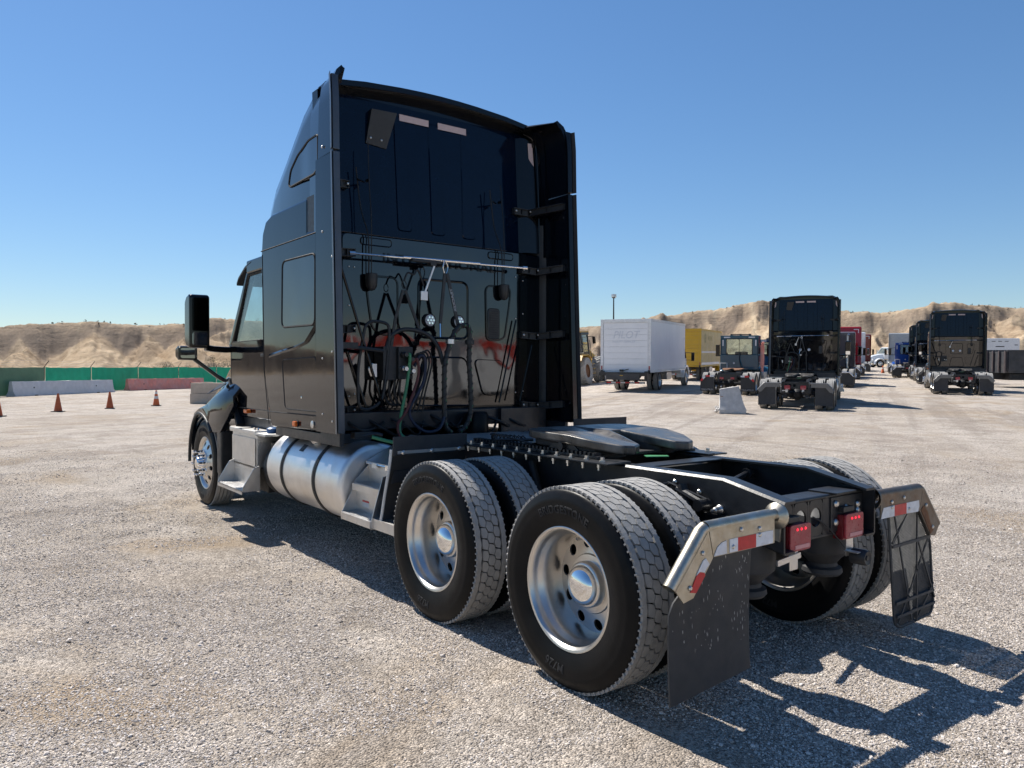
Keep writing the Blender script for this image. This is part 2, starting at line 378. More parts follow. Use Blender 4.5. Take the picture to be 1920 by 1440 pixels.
def ground_mat():
    m, nt, b = new_mat('gravel_yard')
    L = nt.links
    big = noise(nt, .22, 5, .62, dist=.6); mid = noise(nt, 1.3, 6, .65, dist=.5)
    strk = noise(nt, .5, 5, .6, dist=.8, stretch=(2.4,.45,1))
    c = ramp(nt, big.outputs[0], [(.30,(.40,.35,.305)), (.5,(.485,.435,.385)), (.70,(.55,.505,.46))]).outputs[0]
    c2 = ramp(nt, mid.outputs[0], [(.32,(.62,.60,.58)), (.55,(1,1,1)), (.75,(1.16,1.14,1.12))]).outputs[0]
    c = mixc(nt, .75, c, c2, 'MULTIPLY')
    dirtf = ramp(nt, noise(nt, .30, 6, .68, dist=1.0).outputs[0], [(.53,(0,0,0)), (.66,(.75,.75,.75))]).outputs[0]
    c = mixc(nt, dirtf, c, (.36,.285,.205))
    tr = ramp(nt, strk.outputs[0], [(.56,(0,0,0)), (.68,(.5,.5,.5))]).outputs[0]
    c = mixc(nt, tr, c, (.27,.235,.20))
    vor = nt.nodes.new('ShaderNodeTexVoronoi'); tc = nt.nodes.new('ShaderNodeTexCoord'); vor.inputs['Scale'].default_value = 92
    L.new(tc.outputs['Object'], vor.inputs['Vector'])
    vor2 = nt.nodes.new('ShaderNodeTexVoronoi'); vor2.inputs['Scale'].default_value = 34; L.new(tc.outputs['Object'], vor2.inputs['Vector'])
    sep = nt.nodes.new('ShaderNodeSeparateColor'); L.new(vor.outputs['Color'], sep.inputs[0])
    sc = ramp(nt, sep.outputs[0], [(0,(.38,.36,.345)), (.45,(.95,.93,.91)), (.8,(1.25,1.23,1.2)), (1,(1.6,1.58,1.55))]).outputs[0]
    c = mixc(nt, .8, c, sc, 'MULTIPLY')
    sep2 = nt.nodes.new('ShaderNodeSeparateColor'); L.new(vor2.outputs['Color'], sep2.inputs[0])
    sc2 = ramp(nt, sep2.outputs[0], [(0,(.72,.71,.70)), (.5,(1,1,1)), (1,(1.22,1.2,1.18))]).outputs[0]
    c = mixc(nt, .7, c, sc2, 'MULTIPLY')
    L.new(c, b.inputs['Base Color']); b.inputs['Roughness'].default_value = .95; b.inputs['Specular IOR Level'].default_value = .15
    # compacted wheel tracks along the lanes
    mp = nt.nodes.new('ShaderNodeMapping'); mp.inputs['Rotation'].default_value = (0,0,YAW+.44); L.new(tc.outputs['Object'], mp.inputs[0])
    mp2 = nt.nodes.new('ShaderNodeMapping'); mp2.inputs['Scale'].default_value = (1.5,.06,1); L.new(mp.outputs[0], mp2.inputs[0])
    tn = nt.nodes.new('ShaderNodeTexNoise'); tn.inputs['Scale'].default_value = 1.0; tn.inputs['Detail'].default_value = 6; tn.inputs['Distortion'].default_value = .35; L.new(mp2.outputs[0], tn.inputs['Vector'])
    c = mixc(nt, ramp(nt, tn.outputs[0], [(.50,(0,0,0)), (.62,(.45,.45,.45))]).outputs[0], c, (.45,.385,.315))
    c = mixc(nt, ramp(nt, tn.outputs[0], [(.36,(.40,.40,.40)), (.44,(0,0,0))]).outputs[0], c, (.25,.21,.175))
    # a patch of exposed earth beside the front axle
    def local(x0, y0, ang, sx, sy):
        v = nt.nodes.new('ShaderNodeVectorMath'); v.operation = 'SUBTRACT'; v.inputs[1].default_value = (x0, y0, 0); L.new(tc.outputs['Object'], v.inputs[0])
        q = nt.nodes.new('ShaderNodeMapping'); q.inputs['Rotation'].default_value = (0,0,ang); L.new(v.outputs[0], q.inputs[0])
        q2 = nt.nodes.new('ShaderNodeMapping'); q2.inputs['Scale'].default_value = (sx, sy, 0); L.new(q.outputs[0], q2.inputs[0]); return q2.outputs[0]
    def mth(op, a, bb=None, cc=None):
        q = nt.nodes.new('ShaderNodeMath'); q.operation = op
        for k, t in enumerate((a, bb, cc)):
            if t is None: continue
            if isinstance(t, (int, float)): q.inputs[k].default_value = t
            else: L.new(t, q.inputs[k])
        return q.outputs[0]
    for (px, py, an, sx, sy) in ((-1.75,4.45,.45,.62,1.5),(-4.6,9.5,.3,.35,1.1),(3.5,9,.9,.25,.8),(-3.2,1.2,.7,.8,1.6)):
        ln = nt.nodes.new('ShaderNodeVectorMath'); ln.operation = 'LENGTH'; L.new(local(px, py, an, sx, sy), ln.inputs[0])
        f = mth('MULTIPLY_ADD', mid.outputs[0], 1.5, mth('MULTIPLY', ln.outputs['Value'], -1)); 
        c = mixc(nt, ramp(nt, f, [(.18,(0,0,0)), (.55,(.62,.62,.62))]).outputs[0], c, (.37,.275,.18))
    L.new(c, b.inputs['Base Color'])
    tread = None
    for (px, py, an) in ((-1.4,1.85,.68),(-3.35,2.2,.80),(3.6,-.6,1.0),(-.4,7.4,-.5)):
        sp_ = nt.nodes.new('ShaderNodeSeparateXYZ'); L.new(local(px, py, an, 1, 1), sp_.inputs[0])
        ax = mth('ABSOLUTE', sp_.outputs[0]); ay = mth('ABSOLUTE', sp_.outputs[1])
        mk = mth('MULTIPLY', mth('SUBTRACT', 1, mth('SMOOTH_MIN', 1, mth('MAXIMUM', mth('MULTIPLY_ADD', ax, 14, -2.0), 0), .1)), mth('SUBTRACT', 1, mth('MINIMUM', 1, mth('MAXIMUM', mth('MULTIPLY_ADD', ay, 1.4, -1.6), 0))))
        wv = mth('SINE', mth('MULTIPLY_ADD', sp_.outputs[1], 48, mth('MULTIPLY', sp_.outputs[0], 14)))
        t_ = mth('MULTIPLY', mk, mth('MULTIPLY', wv, mth('MULTIPLY_ADD', mid.outputs[0], 2.4, -.5)))
        tread = t_ if tread is None else mth('ADD', tread, t_)
    b1 = bump(nt, b, vor.outputs['Distance'], 1.0, .013); b1.invert = True
    b2 = nt.nodes.new('ShaderNodeBump'); b2.inputs['Strength'].default_value = .8; b2.inputs['Distance'].default_value = .07
    n3 = noise(nt, 3.5, 8, .75); b3 = nt.nodes.new('ShaderNodeBump'); b3.inputs['Strength'].default_value = .9; b3.inputs['Distance'].default_value = .016; L.new(tread, b3.inputs['Height']); L.new(b3.outputs[0], b2.inputs['Normal']); L.new(n3.outputs[0], b2.inputs['Height']); L.new(b2.outputs[0], b1.inputs['Normal'])
    return m
GM = ground_mat()
rr = np.concatenate([[0.01], np.geomspace(.4, 3600, 230)]); aa = np.linspace(0, 2*pi, 480, endpoint=False)
RR, AA = np.meshgrid(rr, aa, indexing='ij')
GX, GY = CAM[0]+RR*np.sin(AA), CAM[1]+RR*np.cos(AA)
fade = np.clip(1-RR/60, 0, 1)
GZ = height(GX, GY) + (fbm(GX*.9, GY*.9, 4, 3)-.5)*.035*fade*np.clip(RR/2, 0, 1) - .004
ground = structure(link('ground', grid_mesh('ground', GX, GY, GZ, GM, True)))

def gravel():
    """loose stones lying on the yard, instanced on points"""
    N = 640000
    dmax = 17.5
    # density falls with distance
    u = rng.random(N); d = 1.5*(dmax/1.5)**(u**.62)
    ang = YAW + (rng.random(N)-.5)*1.45
    rad_ = d/np.cos(ang-YAW)
    x, y = CAM[0]+rad_*np.sin(ang), CAM[1]+rad_*np.cos(ang)
    keep = fbm(x*.5, y*.5, 4, 31)+ .35*(fbm(x*2.2, y*2.2, 3, 5)-.5) > .30+.16*rng.random(N)
    keep &= rng.random(N) < np.clip((17.5-d)/10, 0, 1)**1.3
    x, y, d = x[keep], y[keep], d[keep]; n = len(x)
    size = .0024+.0046*rng.random(n)**2.0+.009*(rng.random(n) > .985)*rng.random(n)
    size *= np.clip(.8+d*.035, .8, 1.3)
    z = height(x, y)+(fbm(x*.9, y*.9, 4, 3)-.5)*.035*np.clip(1-np.hypot(x-CAM[0], y-CAM[1])/60, 0, 1)+size*.15-.004
    me = bpy.data.meshes.new('gravel'); me.vertices.add(n); me.vertices.foreach_set('co', np.stack([x,y,z],-1).ravel())
    def attr(nm, tp, val):
        a = me.attributes.new(nm, tp, 'POINT'); a.data.foreach_set('vector' if tp == 'FLOAT_VECTOR' else 'value', val.astype(np.float32).ravel())
    attr('size', 'FLOAT_VECTOR', np.stack([size*(.7+.6*rng.random(n)), size*(.7+.6*rng.random(n)), size*(.45+.4*rng.random(n))], -1))
    attr('turn', 'FLOAT_VECTOR', np.stack([(rng.random(n)-.5)*.9, (rng.random(n)-.5)*.9, rng.random(n)*6.28], -1))
    attr('shade', 'FLOAT', rng.random(n))
    m, nt, b = new_mat('gravel_stone')
    at = nt.nodes.new('ShaderNodeAttribute'); at.attribute_name = 'shade'; at.attribute_type = 'INSTANCER'
    c = ramp(nt, at.outputs['Fac'], [(0,(.16,.14,.125)), (.2,(.36,.32,.285)), (.55,(.53,.48,.435)), (.85,(.65,.60,.555)), (1,(.74,.69,.645))])
    cc = mixc(nt, .5, c.outputs[0], ramp(nt, noise(nt, 1.5, 5).outputs[0], [(.3,(.75,.72,.7)), (.7,(1.15,1.12,1.1))]).outputs[0], 'MULTIPLY')
    nt.links.new(cc, b.inputs['Base Color']); b.inputs['Roughness'].default_value = .9; b.inputs['Specular IOR Level'].default_value = .2
    g = bpy.data.node_groups.new('scatter_stones', 'GeometryNodeTree')
    g.interface.new_socket('Geometry', in_out='INPUT', socket_type='NodeSocketGeometry'); g.interface.new_socket('Geometry', in_out='OUTPUT', socket_type='NodeSocketGeometry')
    N_ = g.nodes.new; gi, go = N_('NodeGroupInput'), N_('NodeGroupOutput')
    ico = N_('GeometryNodeMeshIcoSphere'); ico.inputs['Subdivisions'].default_value = 2; ico.inputs['Radius'].default_value = 1
    sp = N_('GeometryNodeSetPosition'); nz = N_('ShaderNodeTexNoise'); nz.inputs['Scale'].default_value = 1.1
    sub = N_('ShaderNodeVectorMath'); sub.operation = 'SUBTRACT'; sub.inputs[1].default_value = (.5,.5,.5)
    scl = N_('ShaderNodeVectorMath'); scl.operation = 'SCALE'; scl.inputs['Scale'].default_value = 1.5
    sm = N_('GeometryNodeSetMaterial'); sm.inputs['Material'].default_value = m
    flat = N_('GeometryNodeSetShadeSmooth'); flat.inputs['Shade Smooth'].default_value = False
    iop = N_('GeometryNodeInstanceOnPoints')
    def named(nm, tp):
        q = N_('GeometryNodeInputNamedAttribute'); q.data_type = tp; q.inputs['Name'].default_value = nm; return q
    sz, tn = named('size', 'FLOAT_VECTOR'), named('turn', 'FLOAT_VECTOR')
    l = g.links.new
    l(ico.outputs['Mesh'], sp.inputs['Geometry']); l(nz.outputs['Color'], sub.inputs[0]); l(sub.outputs[0], scl.inputs[0]); l(scl.outputs[0], sp.inputs['Offset'])
    l(sp.outputs[0], flat.inputs['Geometry']); l(flat.outputs[0], sm.inputs['Geometry']); l(sm.outputs[0], iop.inputs['Instance'])
    l(gi.outputs[0], iop.inputs['Points']); l(sz.outputs[0], iop.inputs['Scale']); l(tn.outputs[0], iop.inputs['Rotation']); l(iop.outputs[0], go.inputs[0])
    me.materials.append(m)
    o = link('gravel', me); o['kind'] = 'stuff'
    md = o.modifiers.new('scatter', 'NODES'); md.node_group = g
    return o
gravel()

def hill_mat():
    m, nt, b = new_mat('desert_hill')
    L = nt.links
    n1 = noise(nt, .035, 8, .65, dist=.8); n2 = noise(nt, .16, 8, .72, dist=.6)
    strata = noise(nt, .06, 7, .7, dist=.4, stretch=(.35,.35,7))
    c = ramp(nt, n1.outputs[0], [(.32,(.45,.335,.225)), (.52,(.60,.46,.315)), (.68,(.68,.545,.385))]).outputs[0]
    c = mixc(nt, .8, c, ramp(nt, n2.outputs[0], [(.33,(.72,.70,.68)), (.55,(1,1,1)), (.75,(1.12,1.1,1.08))]).outputs[0], 'MULTIPLY')
    c = mixc(nt, .65, c, ramp(nt, strata.outputs[0], [(.36,(.55,.50,.47)), (.50,(1,1,1)), (.7,(1.1,1.08,1.05))]).outputs[0], 'MULTIPLY')
    sp = ramp(nt, noise(nt, .55, 6, .8).outputs[0], [(.58,(0,0,0)), (.68,(.6,.6,.6))]).outputs[0]
    c = mixc(nt, sp, c, (.15,.125,.085))
    at = nt.nodes.new('ShaderNodeAttribute'); at.attribute_name = 'track'
    c = mixc(nt, at.outputs['Fac'], c, (.62,.50,.35))
    at3 = nt.nodes.new('ShaderNodeAttribute'); at3.attribute_name = 'cap'
    c = mixc(nt, at3.outputs['Fac'], c, ramp(nt, n2.outputs[0], [(.35,(.20,.155,.115)), (.6,(.40,.315,.235))]).outputs[0])
    at2 = nt.nodes.new('ShaderNodeAttribute'); at2.attribute_name = 'rock'
    c = mixc(nt, at2.outputs['Fac'], c, (.235,.19,.155))
    L.new(c, b.inputs['Base Color']); b.inputs['Roughness'].default_value = 1; b.inputs['Specular IOR Level'].default_value = .05
    b1 = bump(nt, b, noise(nt, .5, 9, .75, dist=.4).outputs[0], .9, 1.6); b2 = nt.nodes.new('ShaderNodeBump'); b2.inputs['Strength'].default_value = .8; b2.inputs['Distance'].default_value = 1.6
    L.new(strata.outputs[0], b2.inputs['Height']); L.new(b2.outputs[0], b1.inputs['Normal']); return m
def hills():
    us = np.array([-2600,-900,-400,0,50,100,150,200,250,300,350,400,430,520,700,900,1080,1130,1200,1270,1300,1350,1400,1450,1570,1600,1640,1680,1720,1760,1800,1860,1920,2300,3200,5000])
    vs = np.array([640,618,622,619,618,614,610,612,614,613,611,606,603,608,618,620,622,618,604,592,587,580,574,573,582,589,594,589,582,577,573,575,577,585,600,640])
    dd = np.interp(us, [-2600,0,450,1000,1270,1920,3200], [300,215,235,330,330,310,400])
    th_k = np.arctan2(us-960, 1433.6)
    TH = np.linspace(th_k[0], th_k[-1], 1500)
    K = 130
    top = np.interp(TH, th_k, vs); D1 = np.interp(TH, th_k, dd)
    k = 7; ker = np.hanning(2*k+1); ker /= ker.sum(); top = np.convolve(np.pad(top, k, 'edge'), ker, 'valid')
    T = np.linspace(0, 1.75, K)
    tt, th = np.meshgrid(T, TH, indexing='ij')
    Dr = D1[None, :]
    D0 = Dr*.62
    dep = D0+(Dr-D0)*tt
    Rr = dep/np.maximum(np.cos(th), .12)
    az = YAW+th
    X, Y = CAM[0]+Rr*np.sin(az), CAM[1]+Rr*np.cos(az)
    Hr = 1.6+(698-top)[None, :]/1433.6*Dr
    # gullied escarpment: ridges running down slope
    a = th*260
    wob = fbm(a*.06, tt*2.0, 4, 11)*9
    gul = 1-np.abs(2*fbm((a+wob)*.07, tt*.45, 4, 21)-1)
    gul2 = 1-np.abs(2*fbm((a+wob)*.30, tt*1.0, 4, 41)-1)
    s = np.clip(tt, 0, 1)
    Rm = np.random.default_rng(12)
    spurs = [(-560,.9,0),(-330,.8,.05),(-170,.75,.0),(-60,.9,.1),(28,1.1,.18),(172,.56,.02),(262,1.0,.3),(318,1.25,.42),(372,.75,.08),(448,.7,.0),(560,.8,0),(760,.7,0),(980,.8,0),(1120,.8,.1),(1235,.7,.05),(1318,.95,.2),(1412,.55,.0),(1478,1.0,.25),(1560,.7,.1),(1632,.95,.2),(1694,.8,.1),(1752,1.1,.25),(1800,.75,.05),(1868,.9,.2),(1925,.75,.0),(2050,.8,0),(2300,.7,0),(2700,.7,0)]
    wobl = (fbm(X*.035, Y*.035, 4, 71)-.5)*26
    stack = []
    for uk, sl_, s0 in spurs:
        tk = np.arctan2(uk-960, 1433.6)+.02*(s-1)*np.sin(uk)
        crest = Hr*.97*np.clip((s-s0)/(1-s0), 0, 1)**.92
        stack.append(crest-sl_*np.abs((th-tk)*Rr+wobl*(.35+.65*(1-s))))
    head = .60+.16*(fbm(th*16, tt*0, 3, 81)-.5)*2
    fs = np.clip((s-head)/.26, 0, 1); floor = Hr*.96*(fs*fs*(3-2*fs))+Hr*.04*s
    stack.append(floor)
    A_ = np.stack(stack)*.9; mx_ = A_.max(0); Z = (mx_+np.log(np.exp(A_-mx_).sum(0)))/.9-.3
    Z = np.minimum(Z, Hr*.985)
    Z += (gul2-.6)*Hr*.075*np.sin(pi*np.clip(s,0,1))+((1-np.abs(2*fbm((a+wob)*.9, tt*1.6, 3, 47)-1))-.6)*Hr*.035*np.sin(pi*np.clip(s,0,1))
    # layered ledges: benches of harder rock
    led = Z*.55+fbm(X*.02, Y*.02, 3, 33)*6; Z += (np.abs((led % 1)-.5)-.25)*.9*np.clip(fbm(X*.03, Y*.03, 3, 52)*3-1.1, 0, 1)*(s > .2)
    cliff = np.clip(1-np.abs(fs-.5)*2.2, 0, 1)*np.clip((floor-Z+1.5)/1.5, 0, 1); stepn = 1; cl = s+.0
    Z = np.where(tt > 1, Hr*.985+(fbm(X*.03, Y*.03, 4, 8)-.5)*2-(tt-1)*4, Z)
    Z += (fbm(X*.10, Y*.10, 5, 61)-.5)*Hr*.15*(tt > .05)*np.clip((1.02-tt)*8, .25, 1)+(fbm(X*.4, Y*.4, 3, 66)-.5)*.7
    Z -= (1-np.clip(tt/.06, 0, 1))*6.0
    Z = np.maximum(Z, -8)
    me = grid_mesh('hills', X, Y, Z, hill_mat())
    rock = np.clip(cliff*1.2, 0, .75)
    # tracks: paths cut up the slopes
    track = np.zeros_like(Z)
    uu = 960+1433.6*np.tan(np.clip(th, -1.3, 1.3))
    for u0, u1, s0, s1, wd in [(82,172,.12,.98,3.2),(262,182,.25,.62,2.0),(345,225,.2,.75,2.0),(1395,1435,.95,.30,5),(1465,1425,.9,.25,5),(1340,1300,.9,.45,4),(1590,1665,.75,.35,5),(1700,1640,.92,.65,5),(1760,1900,.55,.35,4)]:
        q = np.clip((s-s0)/(s1-s0), 0, 1); line = u0+(u1-u0)*q+5*np.sin(q*7)
        inside = ((s >= min(s0,s1)) & (s <= max(s0,s1)))
        track = np.maximum(track, inside*np.clip(1.3-np.abs(uu-line)/wd, 0, 1)*.75)
    cap = np.clip((s-.45)*2.2+(fbm(a*.10, tt*3, 5, 17)-.5)*4.2, 0, 1)*.62*(1-track)
    for nm, val in (('track', track), ('rock', rock), ('cap', cap)):
        at = me.attributes.new(nm, 'FLOAT', 'POINT'); at.data.foreach_set('value', val.astype(np.float32).ravel())
    o = structure(link('hills', me))
    return X, Y, Z, tt, uu
HX, HY, HZ, HT, HU = hills()
M['leaf_olive'] = mat('leaf_olive', (.085,.09,.04), .8, 0, .4, 2); M['leaf_dry'] = mat('leaf_dry', (.10,.085,.05), .9, 0, .4, 1)
M['stem_brown'] = mat('stem_brown', (.09,.06,.04), .9)
def bush_geo(b, c, r, h, n, leaf, m=0):
    c = Vector(c)
    for k in range(n):
        a, t, q = random.random()*6.28, random.random(), random.random()**.5
        rr_ = r*q*(.45+.55*sin(pi*min(1, t*.8+.25)))*(.75+.4*sin(a*3+r*9))
        p = c+Vector((rr_*cos(a), rr_*sin(a), h*t*(1-.25*q)))
        R = Euler((random.uniform(-1.2,1.2), random.uniform(-1.2,1.2), random.random()*6.28)).to_matrix(); l = leaf*random.uniform(.6,1.4)
        b.add([p+R @ Vector(v)*l for v in ((-.5,0,0),(0,-.22,.04),(.5,0,0),(0,.22,.04))], [(0,1,2,3)], m)
def ridge_scrub():
    b = MB(); row = int(np.argmin(np.abs(HT[:,0]-1.0)))
    for k in range(420):
        j = random.randrange(60, HX.shape[1]-60); i = row+random.randrange(-14, 6)
        if not (-150 < HU[i, j] < 2100): continue
        r = random.uniform(.25,.75)
        bush_geo(b, (HX[i,j], HY[i,j], HZ[i,j]-.15), r, r*1.5, 12, r*.9)
    o = b.build('desert_scrub', 'leaf_dry', smooth=False); o['kind'] = 'stuff'
ridge_scrub()

# ------------------------------------------------------------------ wheels (shared meshes)
def tyre_profile():
    half = [(.292,.100),(.300,.112),(.318,.119),(.345,.128),(.385,.1385),(.415,.141),(.440,.1385),(.448,.1395),(.462,.135),(.480,.127),(.492,.122),(.499,.116),(.503,.108)]
    return [(r, -t) for r, t in half] + [(r, t) for r, t in half[::-1]]
def drive_tyre():
    b = MB(); b.lathe(tyre_profile(), n=72, m=0); b.lathe([(.292,-.1),(.285,0),(.292,.1)], n=48, m=1)
    RT, RG = .5165, .500
    def cyl(a, t, r): return (t, r*cos(a), r*sin(a))
    b.lathe([(RG,-.112),(RG+.0015,0),(RG,.112)], n=72, m=1)
    N = 48; da = 2*pi/N
    def block(poly, m=2, g=.0034):           # poly in (angle, t)
        n = len(poly); ca = sum(p[0] for p in poly)/n; ct = sum(p[1] for p in poly)/n
        def shr(p, e):
            da_, dt = (p[0]-ca)*RT, p[1]-ct; L = math.hypot(da_, dt); return (ca+da_*(L-e)/L/RT, ct+dt*(L-e)/L)
        topp = [cyl(*shr(p, g*1.25), RT) for p in poly]; bot = [cyl(*shr(p, g*.8), RG-.003) for p in poly]
        b.add(topp+bot, [tuple(range(n))]+[(i, (i+1) % n, n+(i+1) % n, n+i) for i in range(n)], m)
    w_, wf, h_ = .0300, .0165, da*.5
    for k in range(N):
        for col, tc in enumerate((-.0465, 0, .0465)):
            a = (k+(.5 if col % 2 else 0))*da; sk = da*.07*(1 if k % 2 else .6)
            wl = .0245 if col == 0 else w_; wr = .0245 if col == 2 else w_
            block([(a-h_-sk, tc-wf),(a-sk*.3, tc-wl),(a+h_-sk, tc-wf),(a+h_+sk, tc+wf),(a+sk*.3, tc+wr),(a-h_+sk, tc+wf)])
    NS = 88
    for sgn in (-1, 1):             # shoulder rib with a notched edge
        for k in range(NS):
            a0, a1 = 2*pi*k/NS, 2*pi*(k+1)/NS; am = (a0+a1)/2
            i0, i1 = .0745+.004*(k % 2), .0745+.004*((k+1) % 2)
            p = [(a0,i0),(a1,i1),(a1,.106),(am+.008,.106),(am+.006,.1135),(am-.012,.1135),(am-.014,.106),(a0,.106)]
            n = len(p); vs = [cyl(q[0], sgn*q[1], RT-(.002 if q[1] > .11 else 0)) for q in p]+[cyl(q[0], sgn*q[1], RG-.004) for q in p]
            b.add(vs, [tuple(range(n))]+[(i, (i+1) % n, n+(i+1) % n, n+i) for i in range(n)], 2)
    return b.mesh('drive_tyre', ['rubber_side','rubber_groove','tread'], ang=40)
def steer_tyre():
    b = MB(); b.lathe(tyre_profile(), n=72, m=0); b.lathe([(.292,-.1),(.285,0),(.292,.1)], n=48, m=1)
    pr = [(.503,-.11)]
    edges = [-.108,-.066,-.060,-.026,-.020,.020,.026,.060,.066,.108]
    for i in range(0, 10, 2):
        pr += [(.502, edges[i]), (.5165, edges[i]+.0015), (.5165, edges[i+1]-.0015), (.502, edges[i+1])]
    b.lathe(pr, n=72, m=2)
    return b.mesh('steer_tyre', ['rubber_side','rubber_groove','tread'], ang=30)
def sidewall_text():
    b = MB()
    for txt, a0, size, r in (('BRIDGESTONE', pi/2, .058, .400), ('M726', -pi/2-.15, .062, .400)):
        vs, fs = text_geo(txt, size, .0015, 1.02, .0012)
        for sgn in (-1, 1):
            out = []
            for v in vs:
                R_ = r+v.y; a = a0 - v.x/r
                t = np.interp(R_, [.36,.385,.415,.44], [.133,.1385,.141,.1385])+.001+v.z*1.2
                # seen from outside the wheel the text reads left to right
                yy = R_*cos(a)*(-1 if sgn < 0 else 1); zz = R_*sin(a)
                out.append((sgn*t, yy, zz))
            b.add(out, fs)
    return b.mesh('tyre_lettering', 'rubber_groove', smooth=False)
def hole_disc(b, r0, r1, t, holes, hr, hn, m=0, prof=None, th=.012):
    """annular disc r0..r1 at axial t with round holes of radius hr centred on radius `holes`; real openings"""
    for k in range(hn):
        a0 = 2*pi*(k-.5)/hn; ac = 2*pi*k/hn; n = 16
        hole, outer = [], []
        for j in range(n):
            q = 2*pi*j/n; hole.append((holes*cos(ac)+hr*cos(q+ac), holes*sin(ac)+hr*sin(q+ac)))
            # outer boundary of the sector in polar form
            cu, cv = cos(q), sin(q); m_ = max(abs(cu), abs(cv)); su, sv = cu/m_, cv/m_
            rr_ = (r0+r1)/2+(r1-r0)/2*su; aa_ = ac+(pi/hn)*sv
            outer.append((rr_*cos(aa_), rr_*sin(aa_)))
        f = prof or (lambda r: 0.0)
        P = lambda p, d: (t+f(math.hypot(*p))+d, p[0], p[1])
        vs = [P(p, 0) for p in outer]+[P(p, 0) for p in hole]+[P(p, th) for p in hole]
        b.add(vs, [(j, (j+1) % n, n+(j+1) % n, n+j) for j in range(n)]+[(n+j, n+(j+1) % n, 2*n+(j+1) % n, 2*n+j) for j in range(n)], m)
def dual_rim():      # outer wheel of a dual pair, outside towards -x
    b = MB()
    b.lathe([(.296,-.098),(.306,-.108),(.314,-.113),(.3145,-.118),(.311,-.120),(.300,-.117),(.290,-.104),(.286,-.085),(.282,-.066),(.268,-.050),(.262,-.02),(.258,.035),(.256,.083)], n=64)
    hole_disc(b, .155, .257, .078, .212, .030, 10, prof=lambda r: -.02*max(0,(.257-r)/.1))
    b.lathe([(.155,.060),(.150,.048),(.13,.045),(.05,.045)], n=48)
    b.lathe([(.292,.02),(.30,.11),(.313,.119)], n=48)
    return b.mesh('dual_rim', 'polished', ang=30)
def steer_rim():     # disc pushed outwards
    b = MB()
    b.lathe([(.296,-.098),(.306,-.108),(.314,-.113),(.3145,-.118),(.311,-.120),(.300,-.117),(.288,-.104),(.280,-.085)], n=64)
    hole_disc(b, .165, .281, -.086, .222, .029, 10, prof=lambda r: -.05*max(0,(.281-r)/.116))
    b.lathe([(.165,-.136),(.155,-.146),(.06,-.147)], n=48)
    b.lathe([(.28,-.08),(.27,0),(.30,.11)], n=48)
    return b.mesh('steer_rim', 'polished', ang=30)
def hub_dome():
    b = MB()
    b.lathe([(.118,.02),(.118,-.03),(.115,-.036),(.106,-.040),(.102,-.040)], n=40, m=1)
    b.lathe([(.103,-.038),(.100,-.052),(.091,-.068),(.074,-.082),(.048,-.092),(.02,-.0965),(.001,-.097)], n=40, m=0)
    return b.mesh('hub_cap', ['chrome','polished'], ang=40)
def dark_hub():
    b = MB(); b.lathe([(.252,.125),(.20,.12),(.15,.115),(.05,.11)], n=24); return b.mesh('brake_drum', 'chassis_dull')
def spike_nut():
    b = MB(); b.lathe([(.021,0),(.021,-.012),(.017,-.018),(.016,-.045),(.012,-.05),(.0105,-.085),(.0155,-.088),(.0165,-.096),(.012,-.102),(.001,-.103)], n=12); return b.mesh('lug_nut', 'chrome', ang=30)
def steer_hub():
    b = MB(); b.lathe([(.088,-.14),(.085,-.175),(.075,-.19),(.068,-.215),(.055,-.225),(.001,-.227)], n=32); return b.mesh('steer_hub', 'chrome', ang=30)
def small_nut():
    b = MB(); b.lathe([(.017,0),(.017,-.03),(.012,-.033),(.011,-.045),(.001,-.045)], n=6); return b.mesh('lug_nut', 'steel_bolt', ang=30)
WM = dict(drive=drive_tyre(), steer=steer_tyre(), text=sidewall_text(), dual=dual_rim(), srim=steer_rim(), dome=hub_dome(), drum=dark_hub(), spike=spike_nut(), shub=steer_hub(), nut=small_nut())
_v = MB(); _v.tube([(.05,0,.235),(-.02,0,.245),(-.05,.01,.25)], .006, 6); _v.lathe([(.009,-.06),(.009,-.05)], (0,.01,.25), n=8); WM['valve'] = _v.mesh('valve_stem', 'steel_bolt')
def wheel(parent, x, y, side, kind, z=.502, spin=0.0, detail=True):
    """side -1 = outside faces -x.  kind: outer / inner / steer"""
    rz = 0 if side < 0 else pi
    rim = link('wheel', WM['srim'] if kind == 'steer' else WM['dual'], parent, (x, y, z), (spin if side < 0 else -spin, 0, rz))
    if kind == 'inner': rim.rotation_euler = (spin, 0, rz+pi)
    link('tyre', WM['steer'] if kind == 'steer' else WM['drive'], rim)
    if detail and kind != 'none': lt = link('lettering', WM['text'], rim, rot=(-spin if kind != 'inner' else -spin, 0, 0))
    if detail: lt['kind'] = 'stuff'
    if kind == 'outer': link('hub_cap', WM['dome'], rim, (.040, 0, 0)); link('valve_stem', WM['valve'], rim)
    if kind in ('outer', 'inner'): link('brake_drum', WM['drum'], rim)
    if kind == 'steer':
        link('hub', WM['shub'], rim)
        for k in range(10):
            a = 2*pi*(k+.5)/10; link('lug_nut', WM['spike'], rim, (-.137, .1425*cos(a), .1425*sin(a)))
    return rim
def drive_axle_wheels(root, y, spin=(0,0), detail=True):
    for sd in (-1, 1):
        wheel(root, sd*1.075, y, sd, 'outer', spin=spin[0] if sd < 0 else spin[1], detail=detail); wheel(root, sd*.735, y, sd, 'inner', spin=.3, detail=detail)

